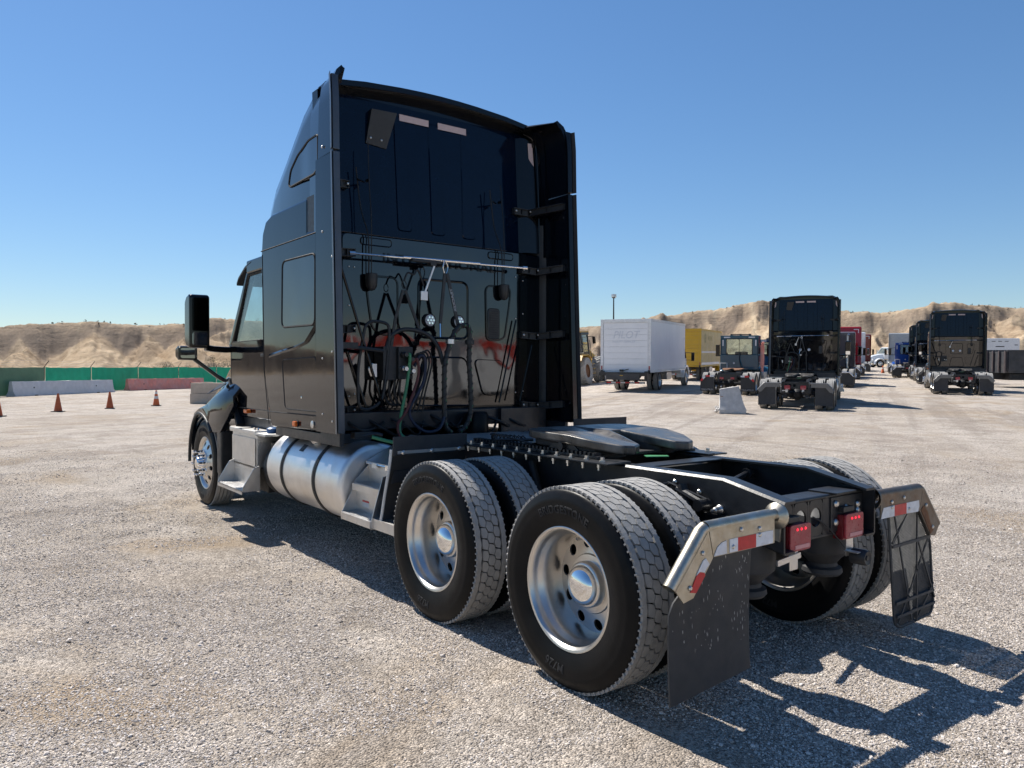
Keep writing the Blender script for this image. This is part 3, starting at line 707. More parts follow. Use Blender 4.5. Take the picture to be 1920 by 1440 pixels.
# ------------------------------------------------------------------ the black sleeper tractor
def side_panel(fn_x, poly, parent, name, mats, seal=None, out=-1, seal_w=.014, proud=.004):
    b = MB(); b.prism(poly, YZ, fn_x, fn_x+out*proud)
    if seal: b.tube([(fn_x+out*proud*.5, a, c) for a, c in poly], seal_w*.45, 5, closed=True, m=1)
    return b.build(name, [mats, seal] if seal else mats, parent)
def back_panel(y, poly, parent, name, mats, seal=None, proud=.004, seal_w=.012, bevel=0):
    b = MB(); b.prism(poly, XZ, y, y-proud)
    if seal: b.tube([(a, y-proud*.5, c) for a, c in poly], seal_w*.5, 5, closed=True, m=1)
    return b.build(name, [mats, seal] if seal else mats, parent)
def rect(x0, x1, z0, z1): return [(x0,z0),(x1,z0),(x1,z1),(x0,z1)]
BOLT = None
def bolt_mesh():
    b = MB(); b.lathe([(.009,0),(.009,-.003),(.0055,-.007),(.001,-.0075)], axis='x', n=10); return b.mesh('bolt', 'steel_bolt')
BOLT = bolt_mesh()
def bolt(parent, p, d='x-', s=1.0):
    rot = {'x-': (0,0,0), 'x+': (0,0,pi), 'y-': (0,0,pi/2), 'z+': (0,pi/2,0)}[d]
    o = link('bolt', BOLT, parent, p, rot); o.scale = (s,s,s); return o

def fairing_sec(y, xc, zc, zt, zb=3.0):
    p = [(xc+.055, zb), (xc+.055, zc-.20), (xc+.035, zc-.06), (xc, zc), (xc-.055, zc+.06), (xc-.17, zc+.105), (.5, zt-.02), (.25, zt-.004)]
    return [(-a, y, c) for a, c in p]+[(0, y, zt)]+[(a, y, c) for a, c in p[::-1]]

def build_sleeper_tractor(label):
    root = thing('semi_truck', label, 'truck')
    # ---- wheels
    drive_axle_wheels(root, 0, (.12,.5)); drive_axle_wheels(root, 1.32, (0.0,.9))
    YS = 6.65
    wheel(root, -1.04, YS, -1, 'steer', z=.495, spin=.2); wheel(root, 1.04, YS, 1, 'steer', z=.495, spin=.1)
    # ---- chassis
    def rail(sd):
        b = MB(); zt, zb = 1.04, .77
        stations = [(7.3,zt,zb),(-.37,zt,zb),(-.735,.962,.70)]
        def sec(y, t, bb): return [(sd*.43,y,t-.012),(sd*.418,y,t),(sd*.335,y,t),(sd*.335,y,t-.012),(sd*.418,y,t-.014),(sd*.418,y,bb+.012),(sd*.335,y,bb+.012),(sd*.335,y,bb),(sd*.418,y,bb),(sd*.43,y,bb+.012)]
        b.loft([sec(*s) for s in stations]); return b.build('frame_rail', 'chassis', root, ang=25)
    rl = rail(-1); rr_ = rail(1)
    for p in ((-.4325,-.22,.95),(-.4325,-.05,.985),(-.4325,.12,.93),(-.4325,-.6,.86)): bolt(rl, p, 'x-', 1.7)
    def cone_plug(x, y, z, s):
        b = MB(); b.lathe([(.026,0),(.026,-.012),(.02,-.02),(.016,-.05),(.010,-.055),(.009,-.075),(.001,-.076)], (x,y,z), n=12); return b.build('air_fitting', 'brushed', root)
    cone_plug(-.432,-.36,.875,1); cone_plug(-.432,-.545,.852,1)
    b = MB(); b.box(-.452,-.432,-.44,-.26,.74,.85); b.build('bracket_plate', 'chassis', root, bevel=.012); bolt(root, (-.453,-.35,.79), 'x-', 2.6)
    # shock mounts
    for sd in (-1,1):
        b = MB(); b.tube([(sd*.47,-.10,.955),(sd*.475,-.27,.90)], .022, 10); b.tube([(sd*.445,-.285,.895),(sd*.53,-.285,.895)], .032, 12)
        b.tube([(sd*.445,-.02,.97),(sd*.50,-.02,.97)], .012, 8); b.tube([(sd*.47,-.03,.985),(sd*.47,-.30,.925)], .006, 6)
        b.build('shock_absorber', 'chassis', root)
    # rear cross member with round holes
    b = MB()
    def xm_plate(y, z0, z1, holes):
        xs = [-.418]+[h[0] for h in holes]+[.418]
        prev = -.418
        for hx, hz, hr in holes:
            x0, x1 = hx-hr-.012, hx+hr+.012
            b.box(prev, x0, y, y+.012, z0, z1)
            n = 20; outer, inner = [], []
            for j in range(n):
                q = 2*pi*j/n; cu, cv = cos(q), sin(q); mm = max(abs(cu), abs(cv))
                outer.append((hx+(x1-x0)/2*cu/mm, (z0+z1)/2+(z1-z0)/2*cv/mm)); inner.append((hx+hr*cu, hz+hr*cv))
            b.ringprism(outer, inner, XZ, y, y+.012); prev = x1
        b.box(prev, .418, y, y+.012, z0, z1)
    xm_plate(-.66, .735, .93, [(-.30,.835,.045),(-.17,.835,.05),(-.03,.835,.05)])
    b.box(-.418,.418,-.66,-.53,.93,.945); b.box(-.418,.418,-.66,-.56,.722,.735)
    b.tube([(-.418,-.655,.935),(.418,-.655,.935)], .012, 8)
    b.build('cross_member', 'chassis', root, bevel=.003)
    b = MB(); b.box(.10,.415,-.668,-.655,.74,.925); b.box(.10,.30,-.70,-.53,.946,.955); b.build('hitch_plate', 'chassis', root, bevel=.004)
    for x, z in ((.14,.89),(.14,.79),(.24,.86),(.27,.78),(.36,.87),(.36,.835)): bolt(root, (x,-.668,z), 'y-', 2.2)
    for y in (.30,2.2,3.6,5.2):
        b = MB(); b.box(-.418,.418,y,y+.09,.80,1.0); b.build('cross_member', 'chassis_dull', root)
    # axles, differential, suspension
    for y in (0, 1.32):
        b = MB(); b.tube([(-.9,y,.5),(-.35,y,.5),(-.2,y,.5),(.2,y,.5),(.35,y,.5),(.9,y,.5)], [.065,.075,.12,.12,.075,.065], 14)
        b.lathe([(.02,-.22),(.10,-.20),(.185,-.1),(.20,0),(.17,.12),(.09,.25),(.06,.32)], (0,y,.5), 'y', 20); b.build('drive_axle', 'chassis_dull', root)
        for sd in (-1,1):
            b = MB(); b.bar((sd*.52,y+.42,.60),(sd*.52,y-.42,.47),.10,.09); b.box(sd*.52-.06,sd*.52+.06,y-.09,y+.09,.42,.62)
            b.bar((sd*.47,y+.45,.85),(sd*.52,y+.40,.58),.08,.06); b.build('suspension_arm', 'chassis', root, bevel=.008)
            b = MB(); b.lathe([(.001,-.11),(.078,-.10),(.082,0),(.078,.02),(.07,.03),(.08,.05),(.06,.11),(.001,.12)], (sd*.36,y-.27,.58), 'y', 16); b.build('brake_chamber', 'chassis_dull', root)
            b = MB()
            b.lathe([(.001,.40),(.10,.40),(.112,.415),(.108,.44),(.085,.45),(.082,.47),(.105,.50),(.150,.54),(.154,.60),(.152,.70),(.148,.74),(.11,.775),(.06,.785),(.001,.785)], (sd*.36,y-.46,.04), 'z', 24)
            b.build('air_spring', 'rubber_flap', root)
            b = MB(); b.tube([(sd*.46,y-.12,.98),(sd*.50,y-.36,.48)], [.03,.022], 10); b.build('shock_absorber', 'chassis_dull', root)
    b = MB(); b.tube([(0,.25,.52),(0,1.0,.56)], .05, 12); b.tube([(0,1.6,.56),(0,4.2,.72)], .055, 12); b.build('drive_shaft', 'chassis_dull', root)
    b = MB(); b.tube([(-.1,-.1,.93),(.33,.04,.96)], .018, 8); b.tube([(.33,.04,.96),(.38,.05,.965)], .035, 8); b.build('torque_rod', 'chassis', root)
    for (x, y, L) in ((-.30,3.0,.8),(.28,3.0,.8)):
        b = MB(); b.lathe([(.001,0),(.10,.01),(.125,.05),(.125,L-.05),(.10,L-.01),(.001,L)], (x,y,.62), 'y', 24); b.build('air_tank', 'chassis', root)
    # ---- tail lights
    for x in (-.255,.255):
        b = MB(); b.box(x-.092,x+.092,-.70,-.64,.695,.83); hs = b.build('tail_light', 'lens_dark', root, bevel=.008)
        b = MB(); b.prism(rpoly(rect(x-.088,x+.092,.70,.835), .02), XZ, -.70, -.715); b.build('lens', 'lens_red', hs, bevel=.006)
        b = MB(); b.box(x-.05,x+.075,-.7175,-.714,.712,.731); b.build('reflector', 'lens_pink', hs)
        for k in range(3):
            b = MB(); b.lathe([(.008,-.7152),(.006,-.719),(.001,-.720)], (x-.03+.035*k,0,.81), 'y', 8); b.build('led', 'led_red', hs)
        b = MB(); b.box(x-.085,x+.02,-.70,-.62,.842,.872); b.build('light_bracket', 'black_plastic', root, bevel=.006)
    b = MB(); b.box(-.31,-.24,-.69,-.683,.60,.695); b.bar((-.42,-.692,.655),(-.225,-.692,.672),.012,.03); b.build('plate_bracket', 'brushed', root, bevel=.002)
    b = MB(); b.box(.215,.285,-.69,-.683,.60,.695); b.box(.20,.31,-.76,-.683,.628,.634); b.build('alarm_bracket', 'brushed', root, bevel=.002)
    b = MB(); b.lathe([(.001,-.785),(.012,-.785),(.014,-.778),(.036,-.785),(.042,-.775),(.042,-.70),(.001,-.70)], (.265,0,.60), 'y', 20); b.build('backup_alarm', 'black_plastic', root)
    b = MB(); b.tube(spline([(-.06,-.66,.84),(.02,-.67,.80),(.10,-.68,.74),(.20,-.69,.65)]), .004, 6); b.build('wire', 'black_hose', root)
    b = MB(); b.tube(spline([(.255,-.66,.76),(.20,-.60,.70),(.05,-.55,.78),(-.1,-.56,.74),(-.255,-.66,.76)]), .008, 6); b.build('wire', 'black_hose', root)
    # ---- mud flap hangers, tapes and flaps
    def hanger(sd, matn):
        yb = -.70
        A, B, C = (sd*.45,yb,.905), (sd*1.0,yb,.90), (sd*1.215,yb,.665)
        b = MB(); b.tube([A, (sd*.985,yb,.90)], .031, 16); b.tube([(sd*.985,yb,.90),(sd*1.012,yb,.888),C], .031, 16, caps=False)
        b.tube([(sd*1.0,yb,.90),C], .027, 12, caps=False)
        poly = [(sd*.50,.90),(sd*.985,.893),(sd*.955,.772),(sd*.50,.775)]
        b.prism(poly if sd > 0 else poly[::-1], XZ, yb-.030, yb-.024)
        poly = [(sd*.99,.893),(sd*1.205,.66),(sd*1.155,.60),(sd*1.09,.612),(sd*.958,.77)]
        b.prism(poly if sd > 0 else poly[::-1], XZ, yb-.0295, yb-.0235)
        b.lathe([(.065,sd*.434),(.065,sd*.446),(.045,sd*.462),(.034,sd*.47)], (0,yb,.895), 'x', 24)
        b.prism([(yb-.03,.92),(yb+.03,.92),(yb+.035,.78),(yb-.02,.77)], YZ, sd*.432, sd*.446)
        h = b.build('mud_flap_hanger', matn, root, ang=40)
        for x, z in ((sd*.62,.86),(sd*.76,.872),(sd*.82,.80),(sd*.62,.83),(sd*1.03,.80),(sd*1.115,.66)): bolt(h, (x,yb-.0305,z), 'y-', 1.25)
        return h
    hl = hanger(-1, 'stainless_dirty'); hr = hanger(1, 'galv_rust')
    def strip(h, name, m, poly):
        b = MB(); b.prism(poly, XZ, -.7325, -.7305); b.build(name, m, h, smooth=False)
    strip(hl, 'tape_white', 'tape_white', [(-.955,.776),(-.865,.776),(-.868,.838),(-.875,.834),(-.90,.83),(-.93,.815)])
    strip(hl, 'tape_white', 'tape_white', [(-.845,.777),(-.785,.777),(-.785,.838),(-.845,.837)])
    strip(hl, 'tape_red', 'tape_red', rect(-.785,-.648,.776,.838)); strip(hl, 'tape_white', 'tape_white', [(-.648,.776),(-.515,.778),(-.515,.838),(-.56,.84),(-.648,.837)])
    strip(hl, 'tape_red', 'tape_red', [(-1.115,.64),(-1.075,.632),(-1.015,.70),(-1.02,.712),(-1.05,.72),(-1.075,.705)])
    strip(hl, 'tape_white', 'tape_white', [(-1.075,.708),(-1.05,.722),(-1.02,.714),(-1.0,.735),(-.985,.745),(-1.01,.775),(-1.03,.768)])
    strip(hr, 'tape_white', 'tape_white', [(.50,.775),(.65,.776),(.65,.838),(.53,.835),(.515,.81)]); strip(hr, 'tape_red', 'tape_red', rect(.65,.79,.776,.838)); strip(hr, 'tape_white', 'tape_white', [(.79,.776),(.93,.772),(.945,.80),(.94,.838),(.79,.838)])
    strip(hr, 'rust_patch', 'rust', [(.97,.775),(1.09,.62),(1.13,.64),(1.08,.70),(1.05,.76),(1.0,.80)])
    # left flap: solid rubber, slightly curved
    b = MB(); secs = []
    outl = lambda z: -1.195 if z < .58 else -1.195+(z-.58)*1.22
    Zs = np.linspace(.155, .80, 14)
    for z in Zs:
        off = .012*sin((z-.15)*5)
        secs.append([(outl(z),-.694+off,z-.01),(-.63,-.694+off,z+.035 if z < .2 else z),(-.63,-.686+off,z+.035 if z < .2 else z),(outl(z),-.686+off,z-.01)])
    b.loft(secs); fl = b.build('mud_flap', 'rubber_flap', root, ang=60)
    s = MB(); R2 = random.Random(4)
    for k in range(110):
        x = R2.choice([-1.13,-1.0,-.93,-.86,-.72,-.66])+R2.gauss(0,.03); z = R2.uniform(.33,.74); l = R2.uniform(.005,.03); wd = R2.uniform(.0012,.004)
        if x < outl(z)+.02 or x > -.635: continue
        yy = -.694+.012*sin((z-.15)*5)
        s.add([(x,yy-.0012,z),(x+wd,yy-.0012,z+l*.3),(x+wd*.3,yy-.0012,z+l),(x-wd,yy-.0012,z+l*.6)], [(0,1,2,3)])
    s.build('scuff_mark', 'scuff', fl, smooth=False)['kind'] = 'stuff'
    # right flap: open moulded grid
    ol = [(.66,.80),(1.0,.78),(1.17,.57),(1.225,.16),(1.19,.105),(.80,.095),(.745,.13)]
    fr = MB(); fr.tube([(a,-.69,c) for a, c in rpoly(ol, .03, 3)], .009, 6, closed=True)
    def clip(p, q):
        """clip segment to convex-ish outline by sampling"""
        def inside(x, z):
            c = False; n = len(ol)
            for i in range(n):
                (x1,z1),(x2,z2) = ol[i], ol[i-1]
                if (z1 > z) != (z2 > z) and x < (x2-x1)*(z-z1)/(z2-z1)+x1: c = not c
            return c
        K = 60; ts = [k/K for k in range(K+1) if inside(p[0]+(q[0]-p[0])*k/K, p[1]+(q[1]-p[1])*k/K)]
        return None if len(ts) < 2 else ((p[0]+(q[0]-p[0])*ts[0], p[1]+(q[1]-p[1])*ts[0]), (p[0]+(q[0]-p[0])*ts[-1], p[1]+(q[1]-p[1])*ts[-1]))
    for z in (.585,.245,.165):
        c = clip((.6,z+.0),(1.3,z+.01))
        if c: fr.bar((c[0][0],-.70,c[0][1]),(c[1][0],-.70,c[1][1]),.014,.016)
    for p, q in (((.70,.80),(.93,.12)),((1.15,.62),(.76,.12)),((.98,.78),(.99,.1)),((.68,.60),(.90,.80)),((1.20,.30),(1.0,.12)),((1.0,.58),(1.22,.2))):
        c = clip(p, q)
        if c: fr.bar((c[0][0],-.702,c[0][1]),(c[1][0],-.702,c[1][1]),.007,.010)
    flr = fr.build('mud_flap', 'grid_black', root)
    sl = MB()
    k = -.75
    while k < 1.0:
        c = clip((.55,k),(1.35,k+.8))
        if c: sl.bar((c[0][0],-.688,c[0][1]),(c[1][0],-.688,c[1][1]),  .0092,.003,up=(0,1,0))
        k += .0185
    g = sl.build('grid_bars', 'grid_black', flr, smooth=False); g['kind'] = 'stuff'
    # ---- fifth wheel and slider
    for sd in (-1,1):
        b = MB(); b.box(min(sd*.433,sd*.56),max(sd*.433,sd*.56),.36,1.98,1.041,1.052); b.box(min(sd*.36,sd*.433),max(sd*.36,sd*.433),.36,1.98,1.041,1.056)
        x0, x1 = sorted((sd*.40,sd*.46)); b.box(x0,x1,.55,1.95,1.053,1.072)
        sr = b.build('slide_rail', 'chassis', root, bevel=.003)
        t = MB()
        for k in range(34): t.box(x0,x1,.58+k*.04,.60+k*.04,1.072,1.092)
        t.build('rack_teeth', 'chassis', sr)
        for k in range(11):
            y = .47+k*.142
            q = MB(); q.lathe([(.020,0),(.020,.006),(.0135,.006),(.0135,.024),(.001,.025)], (sd*.495,y,1.052), 'z', 6); q.lathe([(.013,0),(.013,-.022),(.008,-.022),(.008,-.04),(.001,-.04)], (sd*.525,y,1.041), 'z', 6)
            q.build('rail_bolt', 'steel_bolt', sr, smooth=False)
    b = MB(); half = [(.0,1.33),(.28,1.33),(.42,1.29),(.475,1.18),(.475,.82),(.43,.62),(.33,.46),(.25,.43),(.17,.47),(.10,.66),(.06,.80),(.045,.86),(0,.885)]
    pl = half+[(-a,c) for a, c in half[::-1][1:-1]]
    def fz(a, c, t): return (a, c, t-max(0,(.85-c))*.15+.004*(c > .9))
    n = len(pl); N_ = MB(); N_.prism(pl, fz, 1.140, 1.198)
    fw = N_.build('fifth_wheel', 'fifth', root, bevel=.014, segs=3)
    sk = inset(pl, .035); N2 = MB(); N2.prism(sk, lambda a, c, t: (a, max(c,.60), t-max(0,(.85-c))*.15), 1.10, 1.149); N2.build('lock_housing', 'chassis_dull', fw, bevel=.01)
    for sd in (-1,1):
        b = MB(); b.prism([(.70,1.055),(1.10,1.055),(1.0,1.13),(.80,1.13)], YZ, sd*.36, sd*.44); b.tube([(sd*.34,.90,1.11),(sd*.47,.90,1.11)], .03, 12); b.build('saddle_bracket', 'chassis', fw, bevel=.006)
    b = MB(); b.box(-.40,.40,.60,1.30,1.056,1.075); b.build('saddle_plate', 'chassis_dull', fw, bevel=.004)
    b = MB(); b.prism([(-.05,.52),(.08,.45),(.12,.50),(0,.60)], XY, 1.045, 1.05); b.build('grease_smear', 'green_hose', fw)
    b = MB(); b.tube([(.40,.70,1.06),(.56,.55,1.03)], .012, 8); b.tube([(-.25,1.45,1.10),(-.46,1.62,1.10),(-.46,1.66,1.13)], .011, 8); b.build('release_handle', 'chassis', fw)
    b = MB(); b.tube([(-.30+.028*cos(t*1.6),1.50+.012*t,1.10+.028*sin(t*1.6)) for t in range(34)], .006, 5); b.tube(spline([(-.38,1.30,1.09),(-.47,1.62,1.14),(-.40,1.75,1.08)]), .007, 6); b.build('coiled_air_line', 'black_hose', root)
    b = MB(); b.box(-.334,.334,.22,.36,1.028,1.038); b.build('cross_plate', 'chassis', root, bevel=.003)
    b = MB(); b.box(-.46,.46,1.72,2.62,1.046,1.058); b.box(-.46,-.44,1.72,2.62,1.0,1.046); b.build('deck_plate', 'diamond', root)
    # ---- front quarter fenders of the drive wheels
    for sd in (-1,1):
        b = MB(); ps = spline([(0,1.915,1.045),(0,1.93,.93),(0,1.985,.70),(0,2.03,.49)], 5)
        def wx(z): return (1.16+.05*(1.04-z))
        secs = []
        for p in ps:
            zt = p.z; x0, x1 = sorted((sd*.53, sd*wx(zt)))
            secs.append([(x0,p.y,zt),(x1,p.y,zt),(x1,p.y+.008,zt),(x0,p.y+.008,zt)])
        b.loft(secs); q = b.build('quarter_fender', 'quarter_grey', root, ang=50)
        b = MB(); b.tube([(sd*wx(p.z),p.y+.004,p.z) for p in ps], .011, 8); b.build('edge_beading', 'white_label', q)
        b = MB(); b.box(*sorted((sd*.535,sd*1.155)),1.895,1.905,1.0,1.135 if sd < 0 else 1.20); b.build('rubber_lip', 'rubber_flap', q, bevel=.003)
        b = MB(); b.box(*sorted((sd*.56,sd*1.125)),1.888,1.894,1.012,1.034); st = b.build('clamp_strip', 'brushed', q)
        for k in range(3): bolt(q, (sd*(.61+.235*k),1.888,1.022), 'y-', 1.8)
        if sd < 0:
            b = MB(); b.prism([(-1.155,.80),(-.80,.825),(-.80,.90),(-1.135,.885)], XZ, 1.944, 1.947); b.prism([(-1.155,.80),(-.80,.825),(-.80,.90),(-1.135,.885)], XZ, 1.93, 1.94); b.build('badge_plate', 'chassis_dull', q)
    # ---- fuel tanks
    for sd in (-1,1):
        R_, xc, zc, y0, y1 = .335, sd*.885, .685, 2.68, 4.33
        b = MB(); b.lathe([(.001,y0-.012),(R_-.05,y0-.010),(R_-.02,y0-.004),(R_-.004,y0+.012),(R_,y0+.03),(R_,y1-.03),(R_-.004,y1-.012),(R_-.03,y1+.004),(.001,y1+.012)], (xc,0,zc), 'y', 64)
        tk = b.build('fuel_tank', 'tank_alu', root, ang=50)
        for y in (3.18,3.92):
            b = MB(); b.lathe([(R_+.001,y-.028),(R_+.008,y-.026),(R_+.008,y+.026),(R_+.001,y+.028)], (xc,0,zc), 'y', 64); s_ = b.build('tank_strap', 'black_plastic', tk)
            b = MB(); b.lathe([(R_+.0085,y-.010),(R_+.0125,y-.008),(R_+.0125,y+.008),(R_+.0085,y+.010)], (xc,0,zc), 'y', 64); b.build('strap_band', 'chassis', tk)
        b = MB(); ax = Vector((sd*.45,0,.89)).normalized(); p0 = Vector((xc,3.52,zc)); b.tube([p0+ax*R_, p0+ax*(R_+.03)], .055, 16); b.tube([p0+ax*(R_+.03), p0+ax*(R_+.065)], [.062,.058], 20); b.bar(p0+ax*(R_+.07)+Vector((0,-.05,0)), p0+ax*(R_+.07)+Vector((0,.05,0)), .02,.02)
        b.build('filler_cap', 'brushed', tk)
        b = MB(); a = Vector((sd*.72,0,.69)).normalized(); 
        b.obox(p0+a*(R_+.001)+Vector((0,.10,0)), (.075,.09,.002), Matrix((a.cross(Vector((0,1,0))), Vector((0,1,0)), a)).transposed()); b.build('fuel_label', 'black_plastic', tk)
        b = MB(); b.tube([(xc+sd*.02,3.02,zc+R_-.005),(xc+sd*.02,3.02,zc+R_+.04)], .02, 8); b.build('tank_vent', 'brushed', tk)
        for y in (3.18,3.92):
            b = MB(); b.prism([(sd*.43,.95),(sd*.60,.95),(sd*.56,.60),(sd*.70,.40),(sd*.43,.40)], XZ, y-.03, y+.03); b.build('tank_bracket', 'chassis', root)
    # splash panel between tank and cab
    b = MB(); b.box(-1.17,-.80,2.95,4.2,1.0,1.08); b.build('tank_shroud', 'chassis', root, bevel=.006)
    # ---- aluminium step box behind the left tank
    sb = MB()
    X0 = -1.215
    side = [(-1.215,.445),(-1.215,.50),(-1.11,.70),(-1.10,.745),(-.98,.86),(-.62,1.035),(-.62,.445)]
    sb.prism(side, XZ, 2.628, 2.634)
    side2 = [(-1.215,.445),(-1.215,.50),(-1.12,.82),(-.98,.86),(-.62,1.035),(-.62,.445)]
    sb.prism(side2, XZ, 2.125, 2.131)
    sb.box(-1.09,-1.085,2.131,2.628,.50,.68); sb.box(-.985,-.98,2.131,2.628,.70,.86); sb.box(-1.2,-.62,1.75,2.125,.455,.53)
    st = sb.build('step_box', 'brushed', root, bevel=.001)
    for z, xo, xi in ((.455,-1.222,-1.09),(.672,-1.128,-.985)):
        b = MB(); b.box(xo,xo+.006,2.131,2.628,z,z+.052); b.box(xo+.006,xi,2.131,2.628,z+.042,z+.05)
        for k in range(7): b.box(xo+.012+k*.017,xo+.02+k*.017,2.14,2.62,z+.05,z+.056)
        b.build('step_tread', 'brushed', st)
    b = MB(); up = Vector((.90,0,.44)).normalized(); b.add([(-1.0,2.10,.865),(-1.0,2.645,.865),(-.60,2.645,1.055),(-.60,2.10,1.055),(-1.0,2.10,.885),(-1.0,2.645,.885),(-.60,2.645,1.075),(-.60,2.10,1.075)], [(0,1,2,3),(4,7,6,5),(0,4,5,1),(1,5,6,2),(2,6,7,3),(3,7,4,0)])
    ld = b.build('tool_box_lid', 'diamond', st)
    b = MB(); b.add([(-.86,2.16,.954),(-.86,2.32,.954),(-.74,2.32,1.011),(-.74,2.16,1.011)], [(0,1,2,3)]); b.build('lid_label', 'blue_label', st)
    b = MB(); b.tube([(-1.0,2.15,.872),(-1.0,2.62,.872)], .008, 8); b.box(-1.012,-1.0,2.20,2.30,.845,.882); b.box(-1.012,-1.0,2.44,2.52,.845,.882); b.tube(spline([(-.72,2.11,1.03),(-.72,2.08,1.03),(-.66,2.08,1.06),(-.66,2.11,1.06)]), .006, 6); b.build('hinge', 'chrome', st)
    b = MB(); b.box(-1.0905,-1.0885,2.41,2.52,.552,.602); lb = b.build('warning_label', 'white_label', st)
    b = MB(); b.box(-1.0915,-1.0893,2.41,2.52,.588,.602); b.build('label_header', 'red_label', st)
    for p in ((-1.16,2.124,.485),(-1.10,2.124,.485),(-1.04,2.124,.487),(-1.09,2.124,.70)): bolt(st, p, 'y-', 1.2)
    # ---- battery box with step, left and right
    for sd in (-1,1):
        bb = MB(); x0, x1 = sorted((sd*.55, sd*1.18)); bb.box(x0,x1,4.72,5.50,.63,.955); bt = bb.build('battery_box', 'brushed', root, bevel=.012)
        b = MB(); x0, x1 = sorted((sd*.52, sd*1.205)); b.box(x0,x1,4.70,5.52,.956,1.0); lid = b.build('battery_lid', 'brushed', bt, bevel=.006)
        b = MB(); b.box(x0,x1,4.40,4.70,.965,.985); b.build('step_plate', 'diamond', bt)
        b = MB(); b.box(*sorted((sd*1.185,sd*1.19)),4.74,5.48,.62,.92); b.build('box_front', 'brushed', bt, bevel=.002)
        b = MB(); xo = sd*1.36; xi = sd*1.19
        b.box(*sorted((xo,xi)),4.62,5.42,.415,.428); b.box(*sorted((xo,xo-sd*.006)),4.62,5.42,.39,.428)
        for k in range(8): b.box(*sorted((xo-sd*(.015+.02*k),xo-sd*(.025+.02*k))),4.64,5.40,.428,.434)
        for y in (4.62,5.42): b.prism([(xo,.415),(xi,.415),(xi,.66),(xi+sd*.05,.64),(xo-sd*.01,.46)] , lambda a, c, t: (a, t, c), y-.004, y+.004)
        b.box(*sorted((xi,xi-sd*.01)),4.62,5.42,.40,.64); b.build('entry_step', 'brushed', bt)
        for k in range(2):
            b = MB(); b.lathe([(.012,0),(.012,.02),(.02,.022),(.02,.03),(.001,.032)], (sd*1.14,4.80+k*.09,.995), 'z', 10); b.build('lid_latch', 'chrome', bt)
        b = MB(); b.lathe([(.05,0),(.05,.03),(.055,.03),(.055,.06),(.03,.075),(.001,.076)], (sd*1.08,4.55,.97), 'z', 16); b.build('reservoir_cap', 'blue_label', root)
        b = MB(); b.lathe([(.001,0),(.075,.005),(.085,.04),(.085,.30),(.07,.34),(.001,.345)], (sd*.98,4.40,.62), 'z', 16); b.tube([(sd*1.03,4.52,.66),(sd*1.05,4.5,.9)], .06, 12); b.build('filter_canister', 'chassis', root)
        b = MB(); b.lathe([(.001,4.36),(.26,4.37),(.30,4.41),(.30,4.62),(.26,4.66),(.001,4.67)], (sd*.85,0,.63), 'y', 28); b.build('exhaust_canister', 'chassis_dull', root)
        b = MB(); b.box(*sorted((sd*.6,sd*1.05)),4.75,5.45,.36,.62); b.build('lower_bracket', 'chassis_dull', root, bevel=.02)
    # ---- sleeper box
    prof = [(3.13,1.10),(4.24,1.07),(4.44,1.60),(4.49,2.2),(4.50,2.74),(4.47,2.92),(4.38,3.03),(4.2,3.07),(3.33,3.07),(3.33,2.79),(3.13,2.77)]
    b = MB(); b.prism(prof, YZ, -1.205, 1.205); sl = b.build('sleeper', 'black_paint', root, bevel=.035, segs=3, ang=40)
    # lower skirt line and seams
    for sd in (-1,1):
        X = sd*1.206
        b = MB(); b.tube([(X,4.49,2.755),(X,3.09,2.745)], .006, 5); b.tube([(X,4.33,1.215),(X,3.05,1.228)], .006, 5); b.tube([(X,4.28,1.1),(X,4.42,1.62),(X,4.46,2.72)], .004, 5); b.build('body_seam', 'rubber_groove', sl)
        b = MB(); b.loft([[(X+sd*.0,y,z-.012),(X+sd*e,y,z+.004),(X+sd*.0,y,z+.022)] for y, z, e in ((4.28,1.735,.002),(4.0,1.765,.012),(3.6,1.80,.02),(3.35,1.84,.024),(3.15,1.96,.024),(3.08,2.10,.010))], caps=True); b.build('side_crease', 'black_paint', sl)
        o = side_panel(X, rpoly([(3.165,1.985),(3.925,1.995),(3.905,2.59),(3.155,2.575)], .07), sl, 'sleeper_window', 'black_panel', 'rubber_groove', sd, .022)
        o = side_panel(X, rpoly([(3.08,1.262),(3.85,1.26),(3.92,1.70),(3.14,1.715)], .06), sl, 'luggage_door', 'black_paint', 'rubber_groove', sd, .016)
        b = MB(); b.lathe([(.012,0),(.012,sd*.006),(.006,sd*.008),(.001,sd*.008)], (X,3.46,1.37), 'x', 10); b.build('lock', 'chrome', sl)
        b = MB(); b.prism(rpoly(rect(3.545,3.635,1.108,1.168), .03), YZ, X, X+sd*.006); lm = b.build('marker_bezel', 'black_plastic', sl)
        b = MB(); b.prism(rpoly(rect(3.55,3.62,1.112,1.16), .02), YZ, X+sd*.005, X+sd*.03); b.build('marker_light', 'amber', sl, bevel=.008)
        b = MB(); b.lathe([(.032,0),(.032,sd*.008),(.02,sd*.012),(.001,sd*.012)], (X,3.22,1.15), 'x', 16); b.build('ground_post', 'brushed', sl)
        for z in (1.3,1.72,2.6): bolt(sl, (X,3.10,z), 'x-' if sd < 0 else 'x+', .9)
    # back wall: lower pressed panel
    b = MB(); b.prism(rpoly(rect(-.985,.985,1.27,2.765), .05), XZ, 3.13, 3.112); bp = b.build('rear_panel', 'black_panel', root, bevel=.005)
    YB = 3.112
